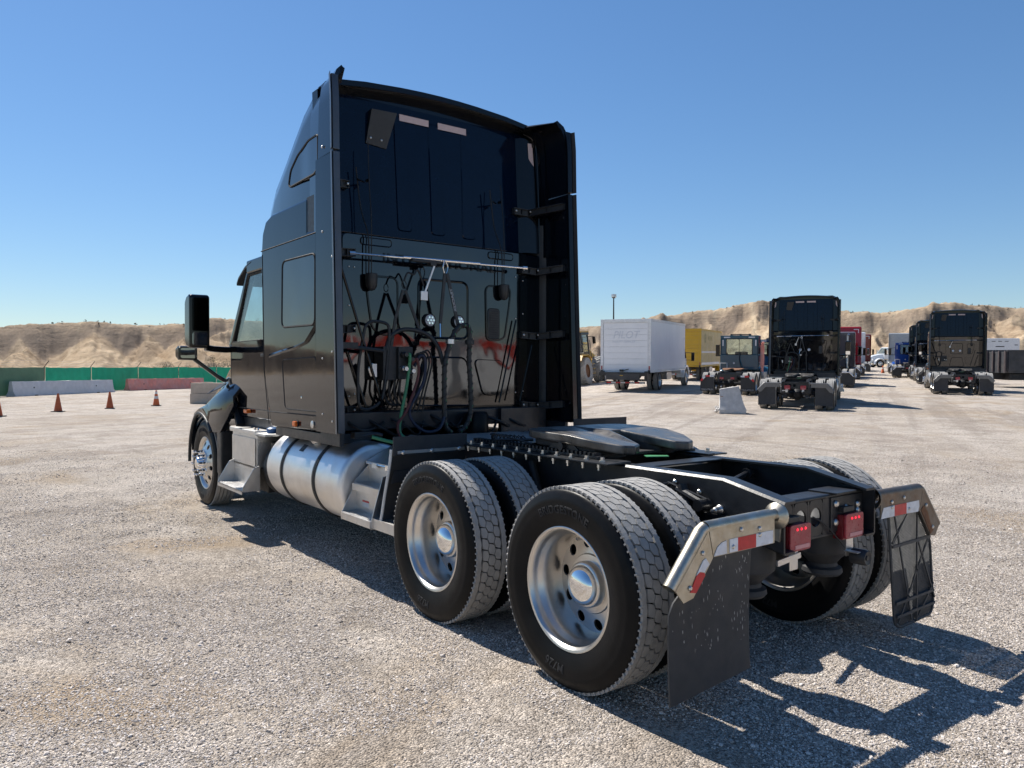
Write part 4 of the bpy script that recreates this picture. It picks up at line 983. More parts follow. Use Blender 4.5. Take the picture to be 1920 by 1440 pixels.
    for pts, nm in (([(-.78,2.42),(-.47,2.42),(-.465,1.93),(-.62,1.915),(-.715,1.97),(-.745,2.15)], 'window_blank'), (rect(-.252,.27,1.905,2.43), 'window_blank'), ([(.478,2.42),(.78,2.42),(.75,2.2),(.70,1.92),(.60,1.90),(.49,1.90)], 'window_blank')):
        back_panel(YB, rpoly(pts[::-1] if nm == 'x' else pts, .07), bp, nm, 'black_panel', 'black_gloss', .005, .024)
    back_panel(YB, rpoly([(-.30,1.29),(.34,1.28),(.25,1.725),(-.20,1.725)], .07), bp, 'panel_pressing', 'black_panel', 'black_gloss', .012, .022)
    back_panel(YB, rpoly([(.45,1.375),(.60,1.37),(.68,1.70),(.35,1.71)], .06), bp, 'panel_pressing', 'black_panel', 'black_gloss', .014, .014)
    for x0 in (-.73,.60): back_panel(YB, rpoly(rect(x0-.09,x0+.20,2.685,2.745), .029), bp, 'slot_pressing', 'black_panel', 'black_gloss', .006, .012)
    o = back_panel(YB, rpoly(rect(.505,.635,1.915,2.20), .03), bp, 'air_vent', 'black_plastic', 'black_gloss', .012, .012)
    for k in range(11):
        q = MB(); q.bar((.522,YB-.016,1.945+k*.0225),(.618,YB-.016,1.945+k*.0225),.012,.006); q.build('slat', 'black_plastic', bp)
    text_obj('lettering', 'INTERNATIONAL', .115, lambda v: (v.x*1.30-.01, YB-.003-v.z, 2.583+v.y), 'black_gloss', bp, .005, offset=.001, spacing=1.05)
    for x in (-.151,.159):
        b = MB(); b.lathe([(.062,YB),(.062,YB-.03),(.058,YB-.036),(.052,YB-.034)], (x,0,2.06), 'y', 28); wl = b.build('work_light', 'black_plastic', root)
        b = MB(); b.lathe([(.054,YB-.030),(.045,YB-.040),(.02,YB-.045),(.001,YB-.046)], (x,0,2.06), 'y', 24); b.build('lamp_lens', 'lamp_white', wl)
        b = MB()
        for k in range(6): b.lathe([(.013,YB-.043),(.010,YB-.047),(.001,YB-.047)], (x+.03*cos(k*pi/3),0,2.06+.03*sin(k*pi/3)), 'y', 10)
        b.lathe([(.013,YB-.046),(.010,YB-.049),(.001,YB-.049)], (x,0,2.06), 'y', 10); b.build('led', 'chrome', wl)
    R3 = random.Random(3)
    for zz in (1.40,2.15,2.5):
        for x in (-.93,-.88,.84,.93): bolt(bp, (x,YB-.002,zz+R3.uniform(-.03,.03)), 'y-', .9)
    # upper wall with pressed ribs
    b = MB(); b.add([(-1.13,3.22,2.79),(1.13,3.22,2.79),(1.10,3.29,4.0),(-1.10,3.29,4.0),(-1.13,3.30,2.79),(1.13,3.30,2.79),(1.10,3.37,4.0),(-1.10,3.37,4.0)], [(0,1,2,3),(4,7,6,5),(0,4,5,1),(1,5,6,2),(2,6,7,3),(3,7,4,0)])
    uw = b.build('upper_panel', 'black_sky_tint', root, bevel=.01)
    UY = lambda z: 3.22+(z-2.79)*.0579
    for xt, xb in ((-.36,-.33),(.0,.02),(.36,.36)):
        pts = rpoly([(xb-.075,2.86),(xb+.075,2.86),(xt+.06,3.90),(xt-.06,3.90)], .04)
        b = MB(); n = len(pts); b.add([(a,UY(c)-.001,c) for a, c in pts]+[(a*1.0,UY(c)-.010,c) for a, c in inset(pts, .008)], [tuple(range(n,2*n))]+[(i,(i+1) % n,n+(i+1) % n,n+i) for i in range(n)]); b.build('panel_rib', 'black_sky_tint', uw, smooth=False)
    for x0, x1, in ((-.36,-.055),(.045,.36)):
        b = MB(); b.add([(x0,UY(3.885)-.012,3.865),(x1,UY(3.885)-.012,3.865),(x1,UY(3.93)-.012,3.925),(x0,UY(3.93)-.012,3.925)], [(0,1,2,3)]); b.build('reflective_tape', 'tape_pink', uw)
    for sd in (-1,1):
        b = MB(); b.add([(sd*1.085,3.205,3.585),(sd*1.135,3.19,3.58),(sd*1.105,3.19,3.90),(sd*1.06,3.205,3.90)], [(0,1,2,3)]); b.build('reflective_tape', 'tape_pink', uw)
        b = MB(); b.tube(spline([(sd*1.0,3.20,3.98),(sd*1.10,3.17,3.92),(sd*1.14,3.15,3.70),(sd*1.16,3.13,2.8)]), .010, 6); b.build('corner_bead', 'black_gloss', uw)
        b = MB(); b.loft([[(sd*.96,UY(z)-.002,z),(sd*1.02,UY(z)-.06,z),(sd*1.17,UY(z)-.09,z),(sd*1.17,UY(z)+.02,z)] for z in (2.79,3.2,3.6,3.95)]); b.build('corner_panel', 'black_gloss', uw, ang=60)
    b = MB(); b.add([(-.70,3.255,3.60),(-.50,3.255,3.58),(-.42,3.20,3.90),(-.66,3.22,3.90),(-.70,3.265,3.60),(-.50,3.265,3.58),(-.42,3.27,3.90),(-.66,3.28,3.90)], [(0,1,2,3),(4,7,6,5),(0,4,5,1),(1,5,6,2),(2,6,7,3),(3,7,4,0)])
    mp = b.build('mounting_plate', 'black_plastic', uw, bevel=.004)
    for x, z in ((-.655,3.77),(-.56,3.765),(-.66,3.65),(-.555,3.645)): bolt(mp, (x,3.245,z), 'y-', 1.3)
    # roof fairing
    secs = [fairing_sec(*s) for s in ((3.29,1.11,4.01,4.13),(3.6,1.09,3.90,4.06),(3.95,1.06,3.72,3.95),(4.25,1.03,3.575,3.82),(4.55,1.0,3.44,3.68),(4.78,.97,3.27,3.52),(4.95,.93,3.10,3.38),(5.15,.88,3.0,3.2),(5.38,.80,2.82,3.0,2.70))]
    secs = [[(x, y, z if z > 3.001 or y > 5.3 else 2.98) for x, y, z in q] for q in secs]
    b = MB(); b.loft(secs); rf = b.build('roof_fairing', 'black_paint', root, ang=50)
    for sd in (-1,1):
        # quarter window set in the fairing
        pts = rpoly([(3.075,3.275),(3.16,3.235),(3.95,3.285),(3.99,3.315),(3.93,3.43),(3.70,3.52),(3.36,3.555),(3.075,3.535)], .05)
        fx = lambda y: np.interp(y, [3.05,3.33,3.6,3.95,4.25], [1.2165,1.186,1.147,1.117,1.087])+.003
        b = MB(); n = len(pts); K = 12; ys_ = np.linspace(min(q[0] for q in pts), max(q[0] for q in pts), K)
        def span(y):
            zs = []
            for i in range(n):
                (y1,z1),(y2,z2) = pts[i], pts[(i+1) % n]
                if (y1-y)*(y2-y) <= 0 and y1 != y2: zs.append(z1+(z2-z1)*(y-y1)/(y2-y1))
            return min(zs), max(zs)
        secs = []
        for y in ys_:
            z0, z1 = span(min(max(y, ys_[0]+.004), ys_[-1]-.004)); secs.append([(sd*fx(y),y,z0),(sd*fx(y),y,z1),(sd*(fx(y)-.02),y,z1),(sd*(fx(y)-.02),y,z0)])
        b.loft(secs); b.tube([(sd*(fx(a)),a,c) for a, c in pts], .009, 5, closed=True, m=1); b.build('fairing_window', ['black_paint', 'rubber_groove'], rf, ang=30)
    # roof lip overhanging the wall
    def lip(y, dz, inner):
        p = [(1.12,3.90),(1.105,4.00),(1.05,4.055),(.75,4.095),(.4,4.12),(.2,4.128)]
        top = [(-a, y, c+dz) for a, c in p]+[(0,y,4.131+dz)]+[(a, y, c+dz) for a, c in p[::-1]]
        return top+[(x*.985, y, z-.045) for x, y, z in top[::-1]]
    b = MB(); b.loft([lip(3.34,.016,0), lip(3.24,.014,0), lip(3.15,-.005,0)]); b.build('roof_lip', 'black_gloss', rf, ang=50)
    # ---- side extenders
    for sd in (-1,1):
        ex = MB()
        def ext_sec(z, y0, y1, lean=0): return [(sd*1.232,y0,z),(sd*1.232,y1,z),(sd*1.200,y1,z),(sd*1.190,y0+.02,z)]
        e = MB(); e.loft([ext_sec(z, y0, 3.09) for z, y0 in ((1.105,2.655),(1.2,2.66),(2.2,2.70),(3.32,2.745))]); el = e.build('side_extender', 'black_paint', root, ang=50)
        e = MB(); e.loft([[(sd*1.232,2.745,3.326),(sd*1.225,3.06,3.326),(sd*1.19,3.06,3.326),(sd*1.19,2.765,3.326)],[(sd*1.230,2.755,3.75),(sd*1.215,3.06,3.75),(sd*1.18,3.06,3.75),(sd*1.19,2.775,3.75)],[(sd*1.218,2.77,3.90),(sd*1.195,3.06,3.90),(sd*1.16,3.06,3.89),(sd*1.18,2.785,3.89)],[(sd*1.18,2.79,3.985),(sd*1.155,3.06,3.97),(sd*1.125,3.06,3.955),(sd*1.15,2.80,3.965)],[(sd*1.125,2.82,4.04),(sd*1.10,3.06,4.02),(sd*1.08,3.06,4.0),(sd*1.095,2.83,4.02)]]); eu = e.build('side_extender', 'black_paint', root, ang=50)
        e = MB(); e.loft([[(sd*1.200,3.075,z),(sd*1.200,3.36,z),(sd*1.10,3.36,z),(sd*1.16,3.11,z)] for z in (1.12,2.2,3.07)]); e.build('corner_post', 'black_plastic', el, ang=50)
        e = MB(); e.loft([[(sd*(1.216-d),3.068,z),(sd*(1.184-d),y1,z),(sd*(1.15-d),y1,z),(sd*(1.18-d),3.068,z)] for z, d, y1 in ((2.745,.0,3.33),(3.06,.0,3.33),(3.5,.002,3.33),(3.74,.008,3.33),(3.86,.03,3.33),(3.94,.07,3.32),(3.985,.115,3.31))]); e.build('fairing_side', 'black_paint', rf, ang=60)
        # top bridge piece back to the roof
        e = MB(); e.loft([[(sd*1.17,2.80,3.955),(sd*1.12,2.81,4.025),(sd*1.10,2.81,4.015),(sd*1.16,2.80,3.94)],[(sd*1.12,3.2,3.98),(sd*.98,3.2,4.05),(sd*.96,3.2,4.03),(sd*1.10,3.2,3.95)]]); e.build('extender_cap', 'black_gloss', eu)
        # rubber trailing edge
        def edge(zs, parent):
            t = MB(); t.loft([[(sd*1.240,y-.022,z),(sd*1.240,y+.015,z),(sd*1.183,y+.015,z),(sd*1.183,y-.022,z)] for z, y in zs]); t.build('edge_trim', 'edge_satin' if sd < 0 else 'black_gloss', parent, bevel=.006)
            t = MB(); t.loft([[(sd*1.262,y-.05,z),(sd*1.266,y-.05,z),(sd*1.247,y+.015,z),(sd*1.241,y+.015,z)] for z, y in zs]); t.build('rubber_edge', 'edge_satin' if sd < 0 else 'rubber_flap', parent)
        edge([(1.11,2.655),(2.2,2.70),(3.32,2.745)], el); edge([(3.335,2.745),(3.75,2.755),(3.93,2.775)], eu)
        for z in (1.2,1.75,2.5): bolt(el, (sd*1.2325,2.76,z), 'x-' if sd < 0 else 'x+', 1.0)
        for z in (1.25,1.7,2.72): bolt(el, (sd*1.2325,2.95,z), 'x-' if sd < 0 else 'x+', 1.0)
        bolt(eu, (sd*1.2325,2.95,3.40), 'x-' if sd < 0 else 'x+', 1.3)
        # brackets bridging wall and extender
        for z, yw in ((3.20,3.235),(2.60,3.11),(1.96,3.11),(1.27,3.11)):
            k = MB(); pa, pb, pc = (sd*.89,yw-.02,z), (sd*1.05,yw-.06,z-.012), (sd*1.19,2.80,z+.01)
            for dz in (-.03,.03): k.bar((pa[0],pa[1],pa[2]+dz),(pb[0],pb[1],pb[2]+dz),.05,.008); k.bar((pb[0],pb[1],pb[2]+dz),(pc[0],pc[1],pc[2]+dz),.05,.008)
            k.bar(pa,pb,.008,.06); k.bar(pb,pc,.008,.06)
            for t in (.0,.5,1.0):
                p = Vector(pa).lerp(Vector(pb), t); q = Vector(pb).lerp(Vector(pc), t); k.obox(p, (.008,.05,.06)); k.obox(q, (.008,.05,.06))
            br = k.build('extender_bracket', 'black_plastic', root, bevel=.002)
            bolt(br, (pa[0]+sd*.015,pa[1]-.03,z), 'y-', 1.4); bolt(br, (pb[0],pb[1]-.03,z), 'y-', 1.2)
        # lower skirt below extender on the far side
        k = MB(); k.box(*sorted((sd*1.15,sd*1.19)),2.72,3.10,1.0,1.11); k.build('lower_skirt', 'black_plastic', root, bevel=.008)
    b = MB(); b.box(.55,1.10,2.95,3.00,.98,1.25); b.box(.50,.72,2.80,3.0,.86,1.0); b.build('rear_splash_panel', 'chassis', root, bevel=.006)
    b = MB(); b.box(-1.10,1.10,3.0,3.12,1.10,1.25); b.build('sleeper_sill', 'chassis', root, bevel=.01)
    b = MB(); b.lathe([(.10,.97),(.11,1.0),(.11,1.2),(.09,1.23),(.001,1.23)], (.22,2.88,0), 'z', 20); b.lathe([(.06,.80),(.06,.97)], (.22,2.88,0), 'z', 16); b.build('cab_air_spring', 'rubber_side', root)
    R4 = random.Random(11)
    for k in range(9):
        x0 = -1.0+k*.2; b = MB(); b.tube(spline([(x0,3.02,1.20+R4.uniform(-.05,.02)),(x0+.1,2.92,1.12+R4.uniform(-.06,.03)),(x0+.25,2.96,1.08+R4.uniform(-.05,.05)),(x0+.34,3.0,1.16)]), R4.uniform(.008,.018), 7); b.build('under_cab_line', 'black_hose', root)
    b = MB(); b.tube(spline([(-1.02,2.72,1.075),(-.9,2.70,1.09),(-.84,2.67,1.075)]), .02, 8); b.box(-1.07,-.9,2.70,2.78,1.06,1.11); b.build('hose_bracket', 'chassis', root, bevel=.004)
    b = MB(); b.tube(spline([(-.93,2.68,1.07),(-.80,2.60,1.03),(-.66,2.45,1.005),(-.45,2.3,1.02)]), .014, 8); b.build('air_hose', 'green_hose', root)
    # ---- furniture on the back wall: tender bar, hoses, valves
    b = MB(); b.tube([(-.95,2.95,2.572),(.80,2.95,2.598)], .010, 8); b.tube([(-.5,2.95,2.583),(.3,2.95,2.595)], .014, 8); b.tube([(-1.0,2.95,2.57),(-.95,2.95,2.572)], .02, 8); b.tube([(.80,2.95,2.598),(.85,2.95,2.60)], .02, 8); tb = b.build('tether_bar', 'chrome', root)
    b = MB(); b.box(-.42,-.12,2.925,2.975,2.555,2.575); b.box(-.24,-.18,2.92,2.98,2.53,2.56); b.build('bar_clamp', 'black_plastic', tb, bevel=.004)
    for p, q in (((-1.10,2.92,2.49),(-.71,2.92,1.30)),((-1.02,2.95,1.76),(-.85,2.95,1.29)),((.95,2.99,1.86),(.80,2.99,1.31)),((.82,3.08,2.10),(.62,3.08,1.30))):
        b = MB(); b.tube([p, q], .0125 if p[0] < 0 else .008, 8); b.build('brace_rod', 'black_gloss', root)
    b = MB(); b.tube(spline([(-1.10,2.80,1.80),(-.98,2.83,1.79),(-.72,2.9,1.77)]), .017, 8); b.box(-1.2,-1.0,2.78,2.84,1.78,1.83); b.build('handle_bracket', 'black_plastic', root)
    b = MB(); b.tube(spline([(-.93,2.93,1.34),(-.93,2.93,1.62),(-.885,2.93,1.88),(-.86,2.93,1.975),(-.80,2.93,2.015),(-.68,2.93,2.005),(-.645,2.93,1.95),(-.655,2.93,1.75),(-.69,2.93,1.45),(-.74,2.93,1.33),(-.84,2.93,1.28),(-.91,2.93,1.29)]), .014, 8, closed=True); b.build('grab_handle', 'black_plastic', root)
    b = MB(); b.box(-.70,-.57,2.93,3.10,1.52,1.81); b.box(-.57,-.43,2.90,3.10,1.53,1.81); vb = b.build('connector_box', 'black_plastic', root, bevel=.01)
    for x, z in ((-.53,1.74),(-.47,1.70),(-.53,1.62),(-.46,1.60)):
        b = MB(); b.lathe([(.026,2.90),(.026,2.86),(.018,2.85),(.018,2.83),(.001,2.83)], (x,0,z), 'y', 14); b.build('glad_hand', 'brushed' if z < 1.65 else 'chassis', vb)
    b = MB(); b.tube(spline([(-.785,2.95,1.66),(-.82,2.95,1.62),(-.80,2.95,1.56)]), .012, 6); b.box(-.80,-.76,2.93,2.96,1.55,1.66); b.build('latch', 'brushed', root)
    b = MB(); b.tube(spline([(-.50,2.88,1.73),(-.495,2.84,1.74),(-.50,2.84,1.64),(-.53,2.84,1.45),(-.59,2.83,1.20),(-.60,2.82,1.08),(-.56,2.78,1.03)], 10), .0135, 8); b.build('air_hose', 'green_hose', root)
    b = MB(); b.tube(spline([(-.47,2.85,1.66),(-.43,2.83,1.70),(-.42,2.83,1.55),(-.53,2.82,1.28),(-.62,2.82,1.15),(-.60,2.80,1.04),(-.54,2.76,1.03)], 10), .0125, 8); b.build('air_hose', 'red_hose', root)
    b = MB(); b.tube(spline([(-.44,2.86,1.64),(-.40,2.83,1.73),(-.35,2.83,1.69),(-.37,2.83,1.50),(-.50,2.83,1.28),(-.47,2.82,1.16),(-.36,2.80,1.08),(-.24,2.78,1.10),(-.18,2.79,1.2)], 10), .0135, 8); b.build('air_hose', 'blue_hose', root)
    for k in range(4):
        b = MB(); b.tube(spline([(-.47+.02*k,2.87,1.66),(-.42+.03*k,2.84,1.75+.01*k),(-.36+.03*k,2.85,1.70),(-.36+.025*k,2.86,1.58),(-.42+.03*k,2.87,1.40),(-.50+.05*k,2.88,1.24)], 8), .008, 7); b.build('air_hose', 'black_hose', root)
    for k in range(4):
        b = MB(); b.tube(spline([(-.66+.05*k,2.98,1.54),(-.67+.05*k,2.98,1.42),(-.63+.045*k,2.98,1.33),(-.56+.03*k,2.98,1.30)], 6), .011, 7); b.build('air_line', 'black_hose', root)
    # big corrugated cable arch
    path = spline([(-.10,2.80,1.06),(-.165,2.80,1.14),(-.175,2.80,1.45),(-.165,2.80,1.68),(-.10,2.80,1.88),(-.03,2.80,1.985),(.05,2.80,2.005),(.09,2.80,1.95),(.085,2.80,1.70),(.10,2.80,1.45),(.10,2.80,1.22),(.04,2.80,1.10),(-.03,2.80,1.06)], 9)
    b = MB(); b.tube(path, .022, 10); hw = b.build('wrapped_cable', 'hose_wrap', root)
    wp = MB(); acc = 0; tw = 0
    pts = []
    for i in range(len(path)-1):
        d = (path[i+1]-path[i]); L = d.length; t = d.normalized(); x = Vector((0,1,0)); y = t.cross(x)
        for k in range(6):
            tw += L/6*95; pts.append(path[i].lerp(path[i+1], k/6)+(x*cos(tw)+y*sin(tw))*.023)
    wp.tube(pts, .0055, 4); wp.build('spiral_wrap', 'black_hose', hw)
    b = MB()
    for i in range(3, len(path)-3, 6):
        t = (path[i+1]-path[i]).normalized(); b.obox(path[i]+Vector((0,-.030,0)), (.004,.004,.02))
    b.build('wrap_mark', 'green_hose', hw)
    b = MB(); b.lathe([(.040,-.02),(.040,.02)], (-.115,2.80,1.86), 'z', 12); b.build('cable_clamp', 'brushed', hw)
    b = MB(); b.lathe([(.042,-.02),(.042,.02)], (.09,2.80,1.86), 'z', 12); b.build('cable_clamp', 'black_plastic', hw)
    # second dark cable arching from the handle
    b = MB(); b.tube(spline([(-.67,2.94,1.78),(-.62,2.94,1.90),(-.48,2.94,1.96),(-.30,2.92,1.93),(-.20,2.88,1.83),(-.16,2.84,1.66)], 10), .019, 9); b.build('wrapped_cable', 'hose_wrap', root)
    # hanging straps
    def strap(nm, a, bb, wd, m='black_plastic'):
        q = MB(); q.bar(a, bb, wd, .014, up=(0,1,0)); return q.build(nm, m, root, bevel=.004)
    s1 = strap('tender_strap', (-.105,2.905,2.47), (-.155,2.90,2.02), .030); s2 = strap('tender_strap', (-.085,2.90,2.47), (.03,2.89,2.0), .032)
    q = MB(); q.tube([(-.155,2.90,2.02),(-.165,2.88,1.90)], .01, 6); q.build('strap_hook', 'chrome', s1)
    q = MB(); q.tube(spline([(-.10,2.91,2.59),(-.12,2.91,2.53),(-.105,2.91,2.47)]), .005, 6); q.tube(spline([(-.10,2.91,2.59),(-.07,2.91,2.53),(-.085,2.91,2.47)]), .005, 6); q.build('carabiner', 'chrome', s2)
    a, bb = Vector((-.085,2.90,2.47)), Vector((.03,2.89,2.0)); d = (bb-a).normalized(); up_ = Vector((0,-1,0)); sx = d.cross(up_).normalized()
    text_obj('strap_lettering', 'TRACKER', .036, lambda v: a.lerp(bb, .50)+d*v.x*1.35+(-sx)*v.y*-1+Vector((0,-.0085,0)), 'white_mark', s2, .0005, offset=.001)
    for a_, b_ in (((-.505,2.94,2.30),(-.58,2.94,2.05)),((-.485,2.94,2.30),(-.385,2.94,2.06)),((-.58,2.94,2.05),(-.62,2.94,1.80)),((-.385,2.94,2.06),(-.33,2.93,1.92))): strap('hanging_strap', a_, b_, .026, 'hose_wrap')
    q = MB(); q.tube([(-.495+.022*cos(t*.5),2.94,2.345+.035*sin(t*.5)) for t in range(13)], .004, 5); q.tube(spline([(-.495,2.94,2.38),(-.46,2.94,2.45),(-.40,2.94,2.44),(-.36,2.94,2.48),(-.30,2.94,2.35)]), .008, 6); q.build('strap_loop', 'black_hose', root)
    q = MB(); q.bar((-.20,2.93,2.53),(-.30,2.93,2.28),.018,.012,up=(0,1,0)); q.box(-.34,-.27,2.92,2.945,2.22,2.30); q.build('tool_holder', 'brushed', root, bevel=.003)
    for x, zt in ((-.745,3.57),(.66,3.40)):
        b = MB(); b.lathe([(.001,-.10),(.03,-.09),(.048,-.06),(.052,0),(.052,.045),(.045,.05),(.001,.05)], (x,3.06,2.385), 'z', 18); an = b.build('antenna_base', 'black_plastic', root)
        b = MB(); b.tube(spline([(x,3.06,2.43),(x,3.06,2.9),(x-.005,3.09,3.2),(x+.0,3.12,zt)]), .0045, 6); b.build('whip', 'black_hose', an)
        b = MB(); b.tube(spline([(x-.03,3.05,2.43),(x-.03,3.06,2.75),(x-.06,3.14,3.0),(x-.09,3.17,3.35)]), .006, 6); b.build('cable', 'black_hose', an)
        b = MB(); b.tube([(x-.0,3.2,3.24),(x-.10,3.12,3.235)], .008, 6); b.tube([(x,3.15,3.24),(x,3.10,3.24)], .014, 8); b.build('antenna_stay', 'black_gloss', an)
    # ---- cab
    XC = 1.06
    b = MB(); b.box(-XC,XC,4.42,5.98,1.10,1.90); b.box(-XC,XC,4.42,5.40,2.64,2.78)
    for sd in (-1,1):
        b.box(*sorted((sd*(XC-.10),sd*XC)),4.42,4.60,1.90,2.64); b.bar((sd*(XC-.045),6.02,1.86),(sd*(XC-.06),5.40,2.68),.08,.09)
    b.box(-XC,XC,4.42,4.46,1.90,2.64)
    cb = b.build('cab', 'black_paint', root, bevel=.022, segs=3)
    for sd in (-1,1):
        X = sd*(XC+.001)
        side_panel(X, rpoly([(4.52,1.20),(5.90,1.20),(5.90,1.92),(4.52,1.92)], .04), cb, 'door', 'black_paint', 'rubber_groove', sd, .012, .006)
        b = MB(); b.prism([(4.58,1.905),(5.92,1.905),(5.42,2.64),(4.58,2.64)], YZ, X-sd*.035, X-sd*.030); dw = b.build('door_window', 'glass', cb)
        b = MB(); b.tube([(X-sd*.03,a,c) for a, c in ((4.59,1.91),(5.90,1.91),(5.41,2.63),(4.59,2.63))], .018, 6, closed=True); b.build('window_seal', 'rubber_groove', cb)
        b = MB(); b.bar((X+sd*.012,4.68,1.76),(X+sd*.012,4.88,1.76),.03,.03); b.build('door_handle', 'black_plastic', cb, bevel=.006)
        b = MB(); b.prism(rpoly(rect(5.25,5.36,1.15,1.19), .02), YZ, X, X+sd*.05); b.build('turn_signal', 'amber', cb, bevel=.01)
        b = MB(); b.box(*sorted((sd*.80,sd*1.02)),4.5,5.86,1.0,1.11); b.build('cab_sill', 'chassis', cb, bevel=.02)
        # mirrors
        mr = MB(); mx = sd*1.46; mr.loft([[(mx-sd*.105,y,z0),(mx+sd*.10,y+.02,z0),(mx+sd*.10,y+.02,z1),(mx-sd*.105,y,z1)] for y, z0, z1 in ((5.70,1.86,2.41),(5.76,1.84,2.43),(5.86,1.86,2.41),(5.93,1.92,2.35))])
        mo = mr.build('door_mirror', 'black_gloss', root, bevel=.03, segs=3)
        b = MB(); b.prism(rpoly(rect(min(mx-sd*.085,mx+sd*.08),max(mx-sd*.085,mx+sd*.08),2.03,2.385), .03), XZ, 5.697, 5.693); b.build('mirror_glass', 'glass_dark', mo); b = MB(); b.prism(rpoly(rect(min(mx-sd*.085,mx+sd*.08),max(mx-sd*.085,mx+sd*.08),1.875,2.015), .03), XZ, 5.697, 5.692); b.build('mirror_glass', 'mirror_glass', mo)
        b = MB(); b.loft([[(x,y-.05,z-.03),(x,y+.05,z-.03),(x,y+.05,z+.035),(x,y-.05,z+.035)] for x, y, z in ((mx-sd*.07,5.78,1.85),(sd*1.30,5.78,1.835),(sd*1.15,5.80,1.83),(sd*1.03,5.82,1.84))]); b.build('mirror_arm', 'black_gloss', mo, bevel=.015)
        hm = MB(); hx = sd*1.33; hm.loft([[(hx-sd*.10,y,z0),(hx+sd*.11,y+.02,z0+.005),(hx+sd*.11,y+.02,z1),(hx-sd*.10,y,z1)] for y, z0, z1 in ((6.68,1.735,1.885),(6.74,1.72,1.90),(6.86,1.76,1.87))]); ho = hm.build('hood_mirror', 'black_gloss', root, bevel=.025, segs=3)
        b = MB(); b.prism(rpoly(rect(min(hx-sd*.085,hx+sd*.095),max(hx-sd*.085,hx+sd*.095),1.75,1.872), .025), XZ, 6.677, 6.673); b.build('mirror_glass', 'mirror_glass', ho)
        b = MB(); b.loft([[(x,y-.03,z-.028),(x,y+.03,z-.028),(x,y+.03,z+.028),(x,y-.03,z+.028)] for x, y, z in ((sd*1.27,6.74,1.75),(sd*1.16,6.72,1.66),(sd*1.0,6.68,1.53),(sd*.92,6.66,1.48))]); b.build('mirror_arm', 'black_gloss', ho, bevel=.012)
    b = MB(); b.add([(-.98,6.02,1.90),(.98,6.02,1.90),(.94,5.42,2.66),(-.94,5.42,2.66),(-.98,6.03,1.90),(.98,6.03,1.90),(.94,5.43,2.66),(-.94,5.43,2.66)], [(0,1,2,3),(4,7,6,5),(0,4,5,1),(1,5,6,2),(2,6,7,3),(3,7,4,0)]); b.build('windshield', 'glass', cb)
    b = MB(); b.box(-1.0,1.0,5.5,5.97,1.82,1.93); b.build('dashboard', 'seat_dark', cb, bevel=.03)
    for x in (-.55,.55):
        b = MB(); b.box(x-.24,x+.24,4.75,5.2,1.35,1.55); b.box(x-.22,x+.22,4.68,4.82,1.5,2.25); b.box(x-.13,x+.13,4.68,4.78,2.27,2.45); b.build('seat', 'seat_dark', cb, bevel=.04)
    b = MB(); b.tube([(-.55+.2*cos(t*pi/12),5.45+.06*sin(t*pi/12),1.93+.19*sin(t*pi/12)) for t in range(24)], .016, 6, closed=True); b.build('steering_wheel', 'seat_dark', cb)
    b = MB(); b.loft([[(-1.06,y,z),(1.06,y,z),(1.06,y,z+.03),(-1.06,y,z+.03)] for y, z in ((5.22,2.74),(5.45,2.70),(5.68,2.60),(5.74,2.545))]); b.build('sun_visor', 'black_plastic', cb, bevel=.008)
    # ---- hood, fenders, front
    def hs(y, wt, zt, ws, zs, zb=1.05): return [(-ws,y,zb),(-ws,y,zs),(-(ws*.45+wt*.55),y,zs+(zt-zs)*.62),(-wt*.8,y,zt-.03),(0,y,zt),(wt*.8,y,zt-.03),(ws*.45+wt*.55,y,zs+(zt-zs)*.62),(ws,y,zs),(ws,y,zb)]
    b = MB(); b.loft([hs(5.99,.86,1.92,1.05,1.62), hs(6.3,.82,1.86,.99,1.55), hs(6.8,.74,1.74,.90,1.45), hs(7.3,.64,1.58,.80,1.32,1.0), hs(7.7,.56,1.36,.68,1.15,.9), hs(7.82,.5,1.2,.6,1.0,.85)]); hd = b.build('hood', 'black_paint', root, ang=60)
    b = MB(); b.box(-.42,.42,7.80,7.84,.62,1.15); b.build('grille', 'black_plastic', hd, bevel=.02)
    b = MB(); b.loft([[(-w_,y,z0),(w_,y,z0),(w_,y,z1),(-w_,y,z1)] for y, z0, z1, w_ in ((7.32,.36,.74,1.12),(7.65,.34,.70,1.05),(7.88,.40,.64,.92))]); b.build('bumper', 'black_gloss', root, bevel=.04)
    for sd in (-1,1):
        ys = [5.60,5.75,5.90,6.05,6.2,6.4,6.65,6.9,7.1,7.25,7.38]
        zsh = [1.42,1.42,1.40,1.37,1.34,1.28,1.20,1.13,1.04,.95,.82]
        xos = [1.14,1.175,1.20,1.21,1.215,1.22,1.22,1.21,1.19,1.16,1.10]
        secs = []
        for y, zz, xo in zip(ys, zsh, xos):
            dy = y-YS
            arch = np.interp(y, [5.6,5.75,5.9], [1.22,1.05,.905]) if y < 6.19 else (.49+math.sqrt(max(.0, .61**2-dy*dy)) if abs(dy) < .6 else .60)
            arch = min(arch, zz-.08)
            inx = np.interp(y, [5.6,6.3,7.0,7.4], [1.0,.95,.80,.70]); inz = np.interp(y, [5.6,5.9,6.3,7.0,7.4], [1.50,1.56,1.57,1.38,1.13])
            out = [(xo,arch),(xo+.005,(arch+zz)/2),(xo-.02,zz-.07),(xo-.075,zz),(xo-.13,zz+.055),(xo-.18,zz+.11),((xo+inx)/2-.06,(zz+inz)/2+.05),(inx+.02,inz+.01),(inx-.03,inz+.03)]
            inn = [(a-.02,c-.025) for a, c in out[::-1][:-1]]+[(xo-.05,arch)]
            secs.append([(sd*a,y,c) for a, c in out+inn])
        b = MB(); b.loft(secs); fd = b.build('fender', 'black_paint', root, ang=50)
